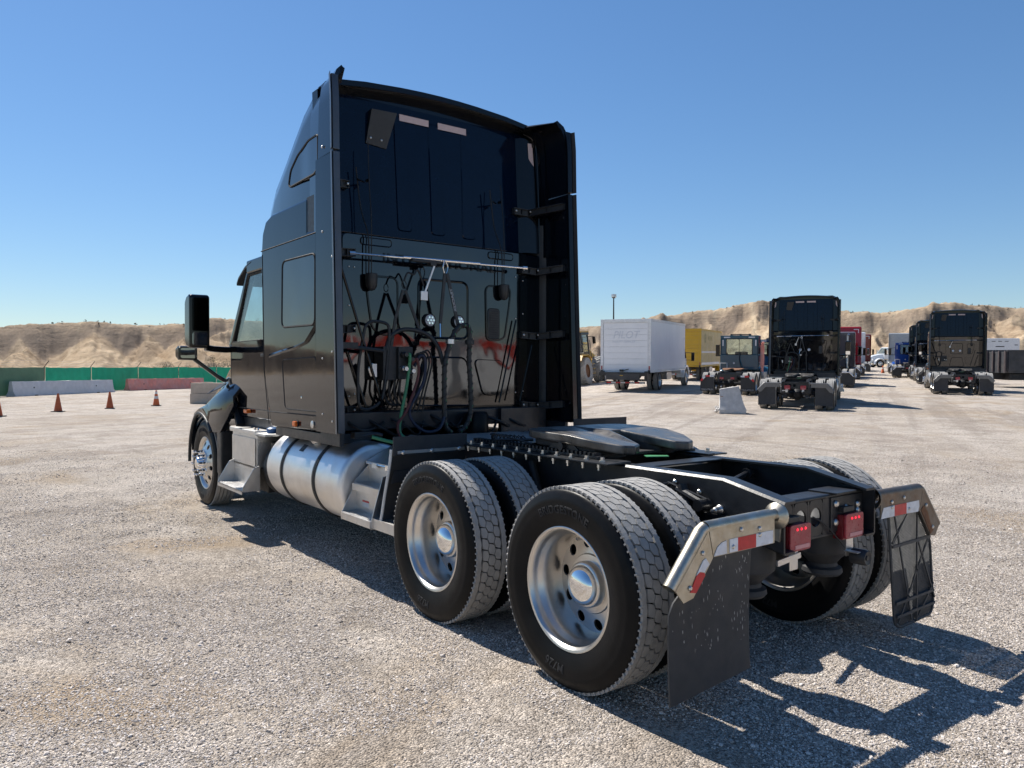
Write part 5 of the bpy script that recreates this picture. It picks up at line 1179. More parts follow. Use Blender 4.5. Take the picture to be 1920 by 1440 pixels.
        b = MB(); b.tube([(sd*(1.215-.03*max(0,cos(t))),YS+.605*cos(t),.49+.605*sin(t)) for t in np.linspace(-.05,pi*.765,22)], .020, 7); b.build('arch_trim', 'black_plastic', fd)
        b = MB(); b.prism(rpoly([(6.30,1.40),(6.62,1.32),(6.40,1.455),(6.22,1.46)], .03), lambda a, c, t: (sd*(1.155-(c-1.3)*.85)+sd*t, a, c), .0, .012); b.build('fender_vent', 'black_plastic', fd)
        b = MB(); b.box(*sorted((sd*.85,sd*1.195)),5.88,6.05,.43,.93); b.box(*sorted((sd*.7,sd*1.0)),5.85,5.95,.88,1.45); b.build('fender_skirt', 'chassis', root, bevel=.03)
        b = MB(); b.bar((sd*1.03,5.98,1.5),(sd*1.06,5.60,1.0),.10,.06); b.build('hood_support', 'chassis', root, bevel=.015)
        b = MB(); b.prism(rpoly([(7.32,.80),(7.62,.80),(7.58,1.02),(7.34,1.06)], .04), YZ, sd*.98, sd*1.05); b.build('headlight', 'lamp_white', root, bevel=.02)
    b = MB(); b.tube([(-.95,YS,.48),(.95,YS,.48)], .06, 10); b.box(-.5,.5,YS-.06,YS+.06,.36,.46); b.build('steer_axle', 'chassis_dull', root)
    b = MB(); b.box(-.40,.40,4.7,7.0,.55,1.35); b.build('engine', 'chassis_dull', root, bevel=.05)
    return root
main_truck = build_sleeper_tractor('large black sleeper tractor standing nearest the camera, with bare frame and polished wheels')

# ------------------------------------------------------------------ the rest of the yard
HEAD = YAW+0.4378            # the lanes of parked trucks run this way
def place(o, u, depth, head=HEAD, dz=0.0):
    p = world(u, depth); f = Vector((sin(head), cos(head), 0)); r = Vector((cos(head), -sin(head), 0))
    H = lambda q: float(height(np.float64(q.x), np.float64(q.y)))
    fy = (f*5+Vector((0,0,H(p+f*5.5)-H(p-f*.5)))*5/6).normalized(); rx = (r*2+Vector((0,0,H(p+r)-H(p-r)))).normalized()
    uz = rx.cross(fy).normalized(); rx = fy.cross(uz)
    R = Matrix((rx, fy, uz)).transposed()
    o.rotation_euler = R.to_euler(); o.location = p+Vector((0,0,dz)); return o

M['hanger_grey'] = mat('hanger_grey', (.17,.165,.16), .4, .6, .1, 9, .04, 60, (.12,.11,.10), .4, 9)
SMALL = {'bolt','rail_bolt','scuff_mark','lettering','wire','air_line','led','lid_latch','warning_label','fuel_label','lock','ground_post','edge_beading','rack_teeth','tape_red','tape_white','rust_patch','strap_lettering','body_seam','wrap_mark','valve_stem','brake_drum','under_cab_line','slat','seal','steering_wheel','seat','badge_plate','lid_label','air_fitting','torque_rod','light_bracket'}
def by(root, nm): return [c for c in root.children if c.name.split('.')[0] == nm]
def black_copy(label, u, depth, skip=()):
    c = dup(main_truck, None, SMALL | set(skip)); c['label'] = label; c['group'] = 'black sleeper tractors of the same build'
    flaps, hang = by(c, 'mud_flap'), by(c, 'mud_flap_hanger')
    def side(o): return sum(v.co.x for v in o.data.vertices)
    for lst in (flaps, hang):
        lst.sort(key=side); L, Rr = lst[0], lst[-1]
        for ch in list(Rr.children): bpy.data.objects.remove(ch)
        Rr.data = L.data; Rr.scale = (-1,1,1)
    for h in hang: 
        h.data = CHROME_HANGER
    place(c, u, depth); return c
main_truck['group'] = 'black sleeper tractors of the same build'
_h = [o for o in by(main_truck, 'mud_flap_hanger')]; _h.sort(key=lambda o: sum(v.co.x for v in o.data.vertices))
CHROME_HANGER = _h[0].data.copy(); CHROME_HANGER.materials[0] = M['hanger_grey']
black_copy('black sleeper tractor with hanging hoses, parked alone behind the concrete stub', 1494, 26.5)
HOSES = ('air_hose','wrapped_cable','hanging_strap','strap_loop','tender_strap')
black_copy('black sleeper tractor with chrome bar across its back, beside the dump trailer', 1804, 36, HOSES)
black_copy('black sleeper tractor mostly hidden behind the one beside the dump trailer', 1762, 47.5, HOSES)
black_copy('black sleeper tractor last in its row, only a thin edge showing before the blue cab', 1742, 56, HOSES)

FW_MESH = by(main_truck, 'fifth_wheel')[0].data
def tractor(name, label, col, roof=3.0, sleeper=1.6, width=2.44, stack=None, visor=None, cap=None, flap_text=None, flaps='rubber_flap', window=True, fw='fifth', grp=None, tape=True, taper=0.0, tandem=True):
    """parked road tractor; rear axle centre at the origin, front towards +y"""
    r = thing(name, label, 'truck', group=grp); hw = width/2; yb = 2.75; yc = yb+sleeper; yf = yc+1.45
    for y in ((0, 1.32) if tandem else (0,)):
        drive_axle_wheels(r, y, (.3,.8), detail=False)
        b = MB(); b.tube([(-.9,y,.5),(.9,y,.5)], .08, 8); b.lathe([(.02,-.22),(.19,-.1),(.2,0),(.09,.25)], (0,y,.5), 'y', 12); b.build('drive_axle', 'chassis_dull', r)
    for sd in (-1,1): wheel(r, sd*1.04, yf+.55, sd, 'steer', detail=False)
    b = MB()
    for sd in (-1,1): b.box(*sorted((sd*.34,sd*.43)),-.72,yf+1.3,.78,1.04)
    b.box(-.43,.43,-.74,-.66,.72,.98); b.box(-.3,.3,.1,.5,.6,1.0); b.build('frame_rail', 'chassis', r, bevel=.01)
    f = link('fifth_wheel', FW_MESH, r)
    if fw != 'fifth':
        f.data = FW_MESH.copy(); f.data.materials[0] = M[fw]
    for sd in (-1,1):
        b = MB(); b.loft([[(sd*.60,-.70,z),(sd*(1.22 if z < .62 else 1.22-(z-.62)*1.0),-.70,z),(sd*(1.22 if z < .62 else 1.22-(z-.62)*1.0),-.69,z),(sd*.60,-.69,z)] for z in (.17,.4,.62,.82)]); fl = b.build('mud_flap', flaps, r)
        if flap_text: text_obj('flap_lettering', flap_text, .10, lambda v: (sd*.91+v.x*.9, -.703, .235+v.y), 'white_mark', fl, .001)
        b = MB(); b.tube([(sd*.45,-.72,.86),(sd*1.0,-.72,.86),(sd*1.21,-.72,.63)], .03, 8); h = b.build('mud_flap_hanger', 'chrome' if not flap_text else 'chassis', r)
        if flap_text:
            b = MB(); b.add([(sd*.60,-.752,.82),(sd*.78,-.752,.82),(sd*.78,-.752,.90),(sd*.60,-.752,.90)], [(0,1,2,3)]); b.build('tape_white', 'tape_white', h)
            b = MB(); b.add([(sd*.78,-.752,.82),(sd*.95,-.752,.82),(sd*.98,-.752,.90),(sd*.78,-.752,.90)], [(0,1,2,3)]); b.build('tape_red', 'tape_red', h)
            b = MB(); b.add([(sd*.98,-.752,.80),(sd*1.03,-.752,.88),(sd*1.13,-.752,.77),(sd*1.07,-.752,.70)], [(0,1,2,3)]); b.build('tape_white', 'tape_white', h)
            b = MB(); b.add([(sd*1.07,-.752,.70),(sd*1.13,-.752,.77),(sd*1.22,-.752,.66),(sd*1.16,-.752,.60)], [(0,1,2,3)]); b.build('tape_red', 'tape_red', h)
        b = MB(); b.box(*sorted((sd*.15,sd*.33)),-.76,-.70,.72,.82); b.build('tail_light', 'lens_red', r, bevel=.01)
        b = MB(); b.lathe([(.001,yb+.3),(.28,yb+.31),(.30,yb+.35),(.30,yb+1.35),(.28,yb+1.39),(.001,yb+1.4)], (sd*.88,0,.70), 'y', 24); b.build('fuel_tank', 'tank_alu', r)
        b = MB(); b.box(*sorted((sd*.6,sd*1.16)),2.0,2.06,.55,1.05); b.build('quarter_fender', 'chassis', r, bevel=.01)
    # cab and sleeper
    cw = min(hw, 1.08) if sleeper else hw*.84
    if sleeper:
        b = MB(); top = [(yb,1.08),(yc,1.08),(yc,roof-.55 if roof > 3.2 else roof-.1),(yc-.25,roof-.25 if roof > 3.2 else roof),(yb+.35,roof),(yb+taper,roof-.02)]
        b.prism(top, YZ, -hw, hw); sl = b.build('sleeper', col, r, bevel=.10, segs=3)
        b = MB(); b.prism(rpoly(rect(-hw*.80,hw*.80,1.2,min(2.75,roof-.35)), .08), XZ, yb, yb-.012); b.build('rear_panel', col, sl, bevel=.005)
        for sd in (-1,1):
            o = side_panel(sd*(hw+.001), rpoly([(yb+.35,1.95),(yc-.4,1.95),(yc-.4,2.45),(yb+.35,2.45)], .07), sl, 'sleeper_window', 'black_panel', 'rubber_groove', sd, .03)
            b = MB(); b.box(*sorted((sd*(hw-.02),sd*(hw+.01))),yb-.32,yb+.03,1.15,roof-.12); b.build('side_extender', col if roof > 3.2 else 'grey_paint', r, bevel=.008)
        if tape and roof > 3.2:
            for x0, x1, z0, z1 in ((hw*.55,hw*.85,roof-.24,roof-.18),(hw*.80,hw*.85,roof-.48,roof-.24),(-hw*.85,-hw*.55,roof-.24,roof-.18),(-hw*.85,-hw*.80,roof-.48,roof-.24)):
                b = MB(); b.box(x0,x1,yb+taper*.8-.03,yb+taper*.8-.02,z0,z1); b.build('reflective_tape', 'tape_white', sl)
    z0c, zr = 1.10, min(2.80, roof)
    b = MB(); y0 = yc-.02
    b.box(-cw,cw,y0,yf,z0c,1.85); b.box(-cw,cw,y0,yf-.62,zr-.16,zr)
    for sd in (-1,1):
        b.box(*sorted((sd*(cw-.09),sd*cw)),y0,y0+.16,1.85,zr-.16); b.bar((sd*(cw-.04),yf+.02,1.82),(sd*(cw-.05),yf-.60,zr-.08),.07,.09)
    if sleeper: b.box(-cw,cw,y0,y0+.03,1.85,zr-.16)
    else:
        b.box(-cw,-.62,y0,y0+.05,1.85,zr-.16); b.box(.62,cw,y0,y0+.05,1.85,zr-.16)
    cb = b.build('cab', col, r, bevel=.05, segs=3)
    if not sleeper:
        b = MB(); b.box(-.63,.63,y0+.015,y0+.025,1.84,zr-.15); g = b.build('rear_window', 'glass', cb)
        b = MB(); b.tube([(a,y0,c) for a, c in rpoly(rect(-.63,.63,1.85,zr-.17), .06)], .018, 6, closed=True); b.tube([(0,y0,1.85),(0,y0,zr-.17)], .012, 6); b.build('window_seal', 'rubber_groove', cb)
        for x0, x1, z0, z1 in ((-.75,-.45,zr-.12,zr-.06),(.45,.75,zr-.12,zr-.06),(-cw+.10,-cw+.16,zr-.52,zr-.22),(cw-.16,cw-.10,zr-.52,zr-.22)):
            b = MB(); b.box(x0,x1,y0-.006,y0,z0,z1); b.build('reflective_tape', 'tape_white', cb)
        b = MB(); b.lathe([(.05,0),(.045,-.03),(.001,-.035)], (-.25,y0,1.42), 'y', 14); b.build('work_light', 'lamp_white', cb)
        b = MB(); b.tube([(-.5,y0+.5,zr+.05),(.5,y0+.5,zr+.05)], .03, 8)
        for x in (-.45,0,.45): b.box(x-.05,x+.05,y0+.4,y0+.6,zr,zr+.09)
        b.build('roof_light_bar', 'chassis', cb)
    for sd in (-1,1):
        b = MB(); b.prism([(y0+.14,1.86),(yf-.03,1.86),(yf-.58,zr-.14),(y0+.14,zr-.14)], YZ, sd*(cw-.03), sd*(cw-.025)); b.build('door_window', 'glass', cb)
        side_panel(sd*(cw+.002), rpoly([(y0+.08,1.15),(yf-.08,1.15),(yf-.08,1.83),(y0+.08,1.83)], .05), cb, 'door', col, 'rubber_groove', sd, .02)
        mx = sd*(cw+.35); b = MB(); b.box(*sorted((mx-.10,mx+.10)),yf-.25,yf-.12,1.75,2.35); mo = b.build('door_mirror', 'black_gloss' if col != 'white_paint' else 'chrome', r, bevel=.03)
        b = MB(); b.prism(rpoly(rect(mx-.085,mx+.085,1.78,2.32), .03), XZ, yf-.254, yf-.25); b.build('mirror_glass', 'glass_dark', mo)
        b = MB(); b.bar((sd*(cw-.02),yf-.1,1.78),(mx,yf-.18,1.80),.05,.05); b.bar((sd*(cw-.02),yf-.3,2.38),(mx,yf-.18,2.33),.03,.03); b.build('mirror_arm', 'chassis', mo)
    b = MB(); b.add([(-cw+.08,yf+.02,1.86),(cw-.08,yf+.02,1.86),(cw-.1,yf-.58,zr-.12),(-cw+.1,yf-.58,zr-.12)], [(0,1,2,3)]); b.v += [(x, y+.012, z) for x, y, z in b.v]; b.f = [(0,1,2,3),(4,7,6,5),(0,4,5,1),(1,5,6,2),(2,6,7,3),(3,7,4,0)]; b.m = [0]*6; b.build('windshield', 'glass', cb)
    b = MB(); b.box(-.3,.3,yf-.9,yf-.5,1.3,2.0); b.build('seat', 'seat_dark', cb, bevel=.06)
    if visor: b = MB(); b.loft([[(-cw,y,z),(cw,y,z),(cw,y,z+.02),(-cw,y,z+.02)] for y, z in ((yf-.62,zr-.06),(yf-.25,zr-.16))]); b.build('sun_visor', visor, cb)
    L = 1.65
    def hs(y, wt, zt, ws, zs, zb): return [(-ws,y,zb),(-ws,y,zs),(-wt,y,zt-.05),(0,y,zt),(wt,y,zt-.05),(ws,y,zs),(ws,y,zb)]
    b = MB(); b.loft([hs(yf,.8,1.86,.95,1.6,1.0), hs(yf+.7,.62,1.72,.72,1.5,.95), hs(yf+1.3,.52,1.56,.6,1.35,.8), hs(yf+L,.45,1.36,.5,1.15,.6)]); hd = b.build('hood', col, r, ang=45)
    b = MB(); b.box(-.42,.42,yf+L-.02,yf+L+.03,.7,1.2); b.build('grille', 'chrome', hd, bevel=.02)
    b = MB(); b.box(-1.15,1.15,yf+L-.05,yf+L+.12,.38,.66); b.build('bumper', 'chrome' if col in ('white_paint','blue_paint') else 'black_plastic', r, bevel=.04)
    for sd in (-1,1):
        secs = []
        for t in np.linspace(-.1, pi*.92, 14):
            cy, cz = yf+.55+.64*cos(t), .5+.64*sin(t); oy, oz = yf+.55+.72*cos(t), .5+.72*sin(t)
            secs.append([(sd*.60,cy,cz),(sd*1.17,cy,cz),(sd*1.19,(cy+oy)/2,(cz+oz)/2),(sd*1.12,oy,oz),(sd*.60,oy,oz+.05)])
        b = MB(); b.loft(secs); b.build('fender', col, r, ang=50)
        b = MB(); b.box(*sorted((sd*.72,sd*.95)),yf+1.35,yf+1.5,.95,1.15); b.build('headlight', 'lamp_white', r, bevel=.03)
        b = MB(); b.box(*sorted((sd*.6,sd*1.2)),yc+.1,yc+1.2,.45,.98); b.build('step_box', 'brushed', r, bevel=.02)
    if stack:
        for sd in stack['sides']:
            x = sd*stack['x']; zt = stack['top']
            b = MB(); b.tube([(x,yb-.10,1.0),(x,yb-.10,zt-.3),(x,yb-.10,zt-.08),(x+.05*sd,yb-.18,zt)], .065, 12); s_ = b.build('exhaust_stack', stack.get('m','chrome'), r)
            b = MB(); b.tube([(x,yb-.10,1.3),(x,yb-.10,2.3)], .095, 12); b.build('heat_shield', stack.get('m','chrome'), s_)
    if not sleeper:
        b = MB(); b.tube(spline([(.05,y0-.05,1.95),(.03,y0-.12,1.6),(.12,y0-.2,1.3),(.2,y0-.2,1.05),(-.1,y0-.2,1.0)]), .025, 7); b.build('air_hose', 'hose_wrap', r)
        b = MB(); b.tube([(-cw+.02,y0-.1,1.0),(-cw+.02,y0-.1,1.42),(-cw+.36,y0-.1,1.42),(-cw+.36,y0-.1,1.0)], .02, 6); b.build('grab_handle', 'white_paint', r)
    return r
LR = 'tractors parked left of the aisle'
place(tractor('semi_truck', 'teal day cab tractor with rear window and red exhaust guard', 'teal_paint', 2.80, 0, 2.20, dict(sides=(1,), x=1.12, top=2.45, m='barrier_red'), flap_text='MAXLATRUM', fw='rust'), 1368, 35.8)
place(tractor('semi_truck', 'navy day cab tractor showing narrowly between the teal and black tractors', 'navy_paint', 2.75, 0, 2.30), 1440, 44)
place(tractor('semi_truck', 'grey sleeper tractor with exhaust stack, just beyond the lone black tractor', 'grey_paint', 3.2, 1.5, 2.40, dict(sides=(1,), x=.80, top=3.05, m='brushed'), taper=.03), 1557, 43.5)
place(tractor('semi_truck', 'bright red high roof tractor behind the grey one', 'red_paint', 3.97, 1.7, 2.44, taper=.25), 1579, 57)
place(tractor('semi_truck', 'white high roof tractor between the two red ones', 'white_paint', 3.8, 1.6, 2.40), 1592, 66)
place(tractor('semi_truck', 'dark red high roof tractor last of its row, beyond the white one', 'dark_red_paint', 3.95, 1.6, 2.44), 1608, 80)
place(tractor('semi_truck', 'silver grey high roof tractor far off behind the blue cab', 'silver_paint', 3.88, 1.7, 2.44, tape=False), 1693, 72)
place(tractor('semi_truck', 'bright blue day cab tractor before the silver grey one', 'blue_paint', 2.78, 0, 2.4, dict(sides=(), x=1, top=2)), 1706, 60)
place(tractor('semi_truck', 'white long nose tractor crossing side on at the far end of the aisle', 'white_paint', 2.72, 1.0, 2.3), 1722, 104, YAW-pi/2)

def van_wheels(r, yf, hub='white_paint'):
    for sd in (-1,1):
        wheel(r, sd*1.04, 0, sd, 'outer', detail=False); wheel(r, sd*.72, 0, sd, 'inner', detail=False); wheel(r, sd*1.02, yf, sd, 'steer', detail=False)
def box_truck(label, body, side, rear, yr, L, H, rearframe, ghost=None, liftgate=True, grp='box trucks'):
    """rear wheels' axle at the origin"""
    r = thing('box_truck', label, 'box truck', group=grp); hw = 1.28; zb, zt = .98, .98+H; y0, y1 = yr, yr+L; yc = y1+.15
    van_wheels(r, y1+1.1)
    b = MB(); b.box(-hw,hw,y0+.06,y1,zb,zt); bx = b.build('cargo_box', side, r, bevel=.02)
    b = MB()
    for sd in (-1,1):
        b.box(*sorted((sd*(hw-.13),sd*(hw+.006))),y0,y0+.07,zb-.02,zt+.012); b.box(*sorted((sd*(hw-.02),sd*(hw+.012))),y0+.07,y1+.004,zt-.12,zt+.01); b.box(*sorted((sd*(hw-.02),sd*(hw+.012))),y0+.07,y1+.004,zb-.03,zb+.11)
    b.box(-hw+.13,hw-.13,y0,y0+.07,zt-.16,zt+.012); b.box(-hw+.13,hw-.13,y0,y0+.07,zb-.02,zb+.05); b.build('box_frame', rearframe, bx, bevel=.008)
    z0, z1 = zb+.06, zt-.17; n = 8
    for k in range(n):
        q = MB(); h = (z1-z0)/n; q.box(-hw+.15,hw-.15,y0+.03,y0+.055,z0+k*h+.006,z0+(k+1)*h-.006); q.build('door_panel', rear, bx, bevel=.004)
    nn = int(L/.61)
    for sd in (-1,1):
        for k in range(nn):
            q = MB(); ya = y0+.09+k*(L-.1)/nn; q.box(*sorted((sd*hw,sd*(hw+.005))),ya+.006,ya+(L-.1)/nn-.006,zb+.115,zt-.125); q.build('side_panel', side, bx)
    if ghost:
        text_obj('faded_lettering', 'PILOT', .52, lambda v: (v.x*.95, y0+.029-v.z, zb+H*.70+v.y), 'ghost_print', bx, .0008, offset=.008, shear=.25)
        text_obj('faded_lettering', 'FREIGHT SERVICES', .15, lambda v: (v.x*.95-.12, y0+.029-v.z, zb+H*.575+v.y), 'ghost_print', bx, .0008, offset=.003, shear=.2)
    for sd in (-1,1):
        b = MB(); b.box(*sorted((sd*(hw-.10),sd*(hw-.03))),y0-.015,y0,zb+.12,zb+.30); b.build('tail_light', 'lens_red', r, bevel=.004)
        b = MB(); b.box(*sorted((sd*(hw-.12),sd*(hw-.02))),y0-.05,y0,zb-.08,zb+.10); b.build('corner_bumper', 'black_plastic', r)
    b = MB()
    for sd in (-1,1): b.box(*sorted((sd*.34,sd*.43)),y0+.1,y1+1.8,.72,.95)
    b.box(-.4,.4,y0+.1,y0+.3,.7,.95)
    b.box(-1.0,1.0,-.05,.05,.45,.55); b.build('frame_rail', 'chassis', r)
    if liftgate:
        b = MB(); b.box(-1.22,1.22,y0-.42,y0-.02,.80,.97); lg = b.build('liftgate_platform', 'chassis', r, bevel=.006)
        b = MB(); b.box(-.85,.85,y0-.45,y0-.40,.60,.90); b.build('liftgate_flap', 'dump_steel', lg, bevel=.01)
        for sd in (-1,1):
            b = MB(); b.bar((sd*.95,y0-.2,.95),(sd*.55,y0+.1,.50),.07,.07); b.bar((sd*.75,y0-.28,.88),(sd*.5,y0-.05,.52),.06,.06); b.box(*sorted((sd*1.05,sd*1.2)),y0-.3,y0-.02,.55,1.02); b.build('liftgate_arm', 'chassis', lg)
        b = MB(); b.box(-.25,-.08,y0-.16,y0-.02,1.0,1.10); b.bar((-.1,y0-.1,1.05),(.2,y0-.1,1.12),.04,.04); b.build('latch', 'chassis', r)
        b = MB(); b.box(-.14,.02,y0-.456,y0-.451,.80,.83); b.build('warning_label', 'yellow_paint', lg)
    b = MB(); b.box(-.98,.98,y0-.02,y0+.10,.40,.50); b.box(-.6,-.5,y0,y0+.1,.5,.9); b.box(.5,.6,y0,y0+.1,.5,.9); bm_ = b.build('rear_bumper', 'chassis', r, bevel=.008)
    for k in range(8):
        q = MB(); x = -.95+k*.24; q.box(x,x+.235,y0-.026,y0-.021,.42,.48); q.build('tape_red' if k % 2 == 0 else 'tape_white', 'tape_red' if k % 2 == 0 else 'tape_white', bm_)
    b = MB(); b.prism(rpoly([(1.6,.50),(2.7,.50),(2.75,.92),(1.55,.92)], .14), YZ, .72, 1.14); b.build('fuel_tank', 'brushed', r, bevel=.03)
    # cab ahead of the box
    b = MB(); b.prism(rpoly([(yc,.75),(yc+1.55,.75),(yc+1.50,1.60),(yc+.95,2.35),(yc,2.45)], .12), YZ, -1.02, 1.02); cb = b.build('cab', body, r, bevel=.05)
    for sd in (-1,1):
        side_panel(sd*1.021, rpoly([(yc+.2,1.62),(yc+1.38,1.62),(yc+.92,2.25),(yc+.2,2.28)], .06), cb, 'door_window', 'black_panel', 'rubber_groove', sd, .03)
        mx = sd*1.45; q = MB(); q.box(mx-.09,mx+.09,yc+1.2,yc+1.28,1.45,1.95); q.bar((sd*1.0,yc+1.3,1.5),(mx,yc+1.24,1.5),.03,.03); q.bar((sd*1.0,yc+1.2,1.95),(mx,yc+1.24,1.92),.03,.03); q.build('door_mirror', 'black_gloss', r, bevel=.015)
    b = MB(); b.loft([[(-w_,y,.7),(-w_,y,z-.12),(-w_*.75,y,z),(w_*.75,y,z),(w_,y,z-.12),(w_,y,.7)] for y, w_, z in ((yc+1.5,1.0,1.62),(yc+2.1,.9,1.48),(yc+2.35,.8,1.25))]); b.build('hood', body, r, ang=50)
    for sd in (-1,1):
        secs = []
        for t in np.linspace(-.05, pi*1.0, 14):
            y_, z_ = y1+1.1+.60*cos(t), .5+.60*sin(t); oy, oz = y1+1.1+.70*cos(t), .5+.72*sin(t); secs.append([(sd*.7,y_,z_),(sd*1.16,y_,z_),(sd*1.17,oy,oz),(sd*.7,oy,oz)])
        b = MB(); b.loft(secs); b.build('fender', body, r, ang=50)
    return r
wb = box_truck('white box truck with faded PILOT lettering on its roll door', 'white_paint', 'box_white', 'box_white', -2.3, 7.6, 2.6, 'white_paint', True)
place(wb, 1196, 40)
yb_ = box_truck('yellow box truck parked behind the white box truck', 'yellow_paint', 'yellow_faded', 'yellow_paint', -2.3, 8.0, 2.6, 'yellow_paint', None, False)
place(yb_, 1292, 55)
# ghost marks, pale stripes and skirt on the yellow box; cab guard mirror of its neighbour
b = MB(); b.lathe([(.16,1.2861),(.34,1.2861)], (0,-.9,2.95), 'x', 24); b.lathe([(.001,1.2861),(.12,1.2861)], (0,-.9,2.95), 'x', 20); b.build('faded_emblem', 'ghost_dark', by(yb_, 'cargo_box')[0])
text_obj('faded_lettering', 'MOVING', .46, lambda v: (1.2862+v.z, .95+v.x*.9, 2.95+v.y), 'ghost_dark', by(yb_, 'cargo_box')[0], .0005, offset=.01)
b = MB(); b.box(1.286,1.290,-2.1,4.6,1.93,2.04); b.build('pale_stripe', 'box_white', by(yb_, 'cargo_box')[0])
b = MB(); b.box(1.286,1.291,-2.1,4.6,1.0,1.26); b.build('grey_skirt', 'box_white', by(yb_, 'cargo_box')[0])

def loader():
    r = thing('wheel_loader', 'yellow wheel loader beside the white box truck', 'loader')
    def big_wheel(x, y, sd):
        b = MB(); R_, W_ = .84, .30
        b.lathe([(.42,-.24),(.50,-.29),(.66,-.31),(.76,-.29),(.79,-.25),(.79,.25),(.76,.29),(.66,.31),(.50,.29),(.42,.24)], n=40, m=0)
        N = 22
        for k in range(N):
            for s in (-1,1):
                a = 2*pi*(k+(.5 if s > 0 else 0))/N; q = []
                for t, da in ((.02,.10),(.29,-.02),(.29,.12),(.02,.25)):
                    q.append((s*t, a+da))
                vs = [(t, .845*cos(w_), .845*sin(w_)) for t, w_ in q]+[(t, .77*cos(w_), .77*sin(w_)) for t, w_ in q]
                b.add(vs, [(0,1,2,3),(4,7,6,5),(0,4,5,1),(1,5,6,2),(2,6,7,3),(3,7,4,0)], 1)
        t = b.build('wheel', ['tread','tread'], r, loc=(x, y, .83), ang=30)
        q = MB(); q.lathe([(.43,sd*.24),(.42,sd*.16),(.30,sd*.10),(.28,sd*.17),(.10,sd*.20),(.001,sd*.20)], n=28); q.build('rim', 'rust', t)
    for y in (0, 2.95):
        for sd in (-1,1): big_wheel(sd*.95, y, sd)
    b = MB(); b.box(-.62,.62,-1.5,1.0,.85,1.45); b.prism([(-1.6,1.05),(-1.5,1.75),(.5,1.95),(.8,1.95),(.8,1.0)], YZ, -.75, .75); eb = b.build('engine_body', 'loader_yellow', r, bevel=.04)
    b = MB(); b.box(-.5,.5,-1.64,-1.60,1.1,1.65); b.build('grille', 'chassis', eb)
    b = MB(); b.box(-.85,.85,-.3,.6,1.95,2.02); b.build('service_deck', 'brushed', r)
    for sd in (-1,1):
        b = MB(); b.loft([[(sd*.62,y,z),(sd*1.2,y,z),(sd*1.2,y,z+.06),(sd*.62,y,z+.06)] for y, z in ((-1.0,1.45),(-.6,1.78),(.5,1.80),(.95,1.4))]); b.build('fender', 'loader_yellow', r)
        b = MB()
        for z in (1.2,.9,.6): b.box(*sorted((sd*.9,sd*1.15)),1.2,1.6,z,z+.04)
        b.box(*sorted((sd*.9,sd*.94)),1.18,1.62,.5,1.5); b.build('ladder', 'loader_yellow', r)
        b = MB(); b.tube([(sd*1.1,.75,1.8),(sd*1.1,.75,2.75),(sd*1.1,1.25,2.75),(sd*1.1,1.25,1.6)], .022, 6); b.tube([(sd*1.1,-.6,1.8),(sd*1.1,-.6,2.5),(sd*1.1,.75,2.5)], .02, 6); b.tube([(sd*1.1,-.6,2.15),(sd*1.1,.75,2.15)], .018, 6); b.build('hand_rail', 'chassis', r)
        b = MB(); b.box(*sorted((sd*1.05,sd*1.25)),1.9,1.98,2.5,2.95); b.bar((sd*.75,1.95,3.0),(sd*1.15,1.95,2.98),.04,.04); b.build('mirror', 'black_gloss', r, bevel=.02)
    b = MB()
    for x in (-.72,.72):
        for y in (.75,1.95): b.box(x-.05,x+.05,y-.05,y+.05,1.75,3.12)
    b.box(-.77,.77,.7,2.0,1.5,2.05); b.box(-.80,.80,.62,2.08,3.12,3.28); cb = b.build('cab', 'chassis', r, bevel=.02)
    b = MB(); b.box(-.82,.82,.60,2.1,3.28,3.36); b.build('cab_roof', 'loader_yellow', cb, bevel=.03)
    for p in ((-.67,.67,.74,.745),(-.67,.67,1.95,1.955)):
        b = MB(); b.box(p[0],p[1],p[2],p[3],2.05,3.12); b.build('window', 'glass', cb)
    for x in (-.72,.72):
        b = MB(); b.box(x-.003,x+.003,.80,1.90,2.05,3.12); b.build('window', 'glass', cb)
    b = MB(); b.box(-.25,.25,1.0,1.3,1.9,2.7); b.build('seat', 'seat_dark', cb, bevel=.05)
    b = MB(); b.box(-.45,.45,1.6,3.6,.75,1.45); b.build('front_frame', 'loader_yellow', r, bevel=.04)
    for sd in (-1,1):
        b = MB(); b.bar((sd*.5,2.3,2.05),(sd*.5,3.4,1.6),.16,.32); b.bar((sd*.5,3.4,1.6),(sd*.5,4.4,.75),.16,.30); b.build('lift_arm', 'loader_yellow', r, bevel=.02)
    b = MB(); pr = [(4.2,.25),(5.5,.22),(5.52,.28),(4.5,.42),(4.28,.8),(4.45,1.35),(4.95,1.55),(4.9,1.6),(4.3,1.42),(4.1,.8)]
    b.prism(pr, YZ, -1.35, 1.35)
    for x in (-1.37,1.35): b.prism([(4.2,.25),(5.4,.24),(4.95,1.55),(4.3,1.42)], YZ, x, x+.03)
    b.build('bucket', 'loader_yellow', r, bevel=.01); return r
place(loader(), 1072, 48)

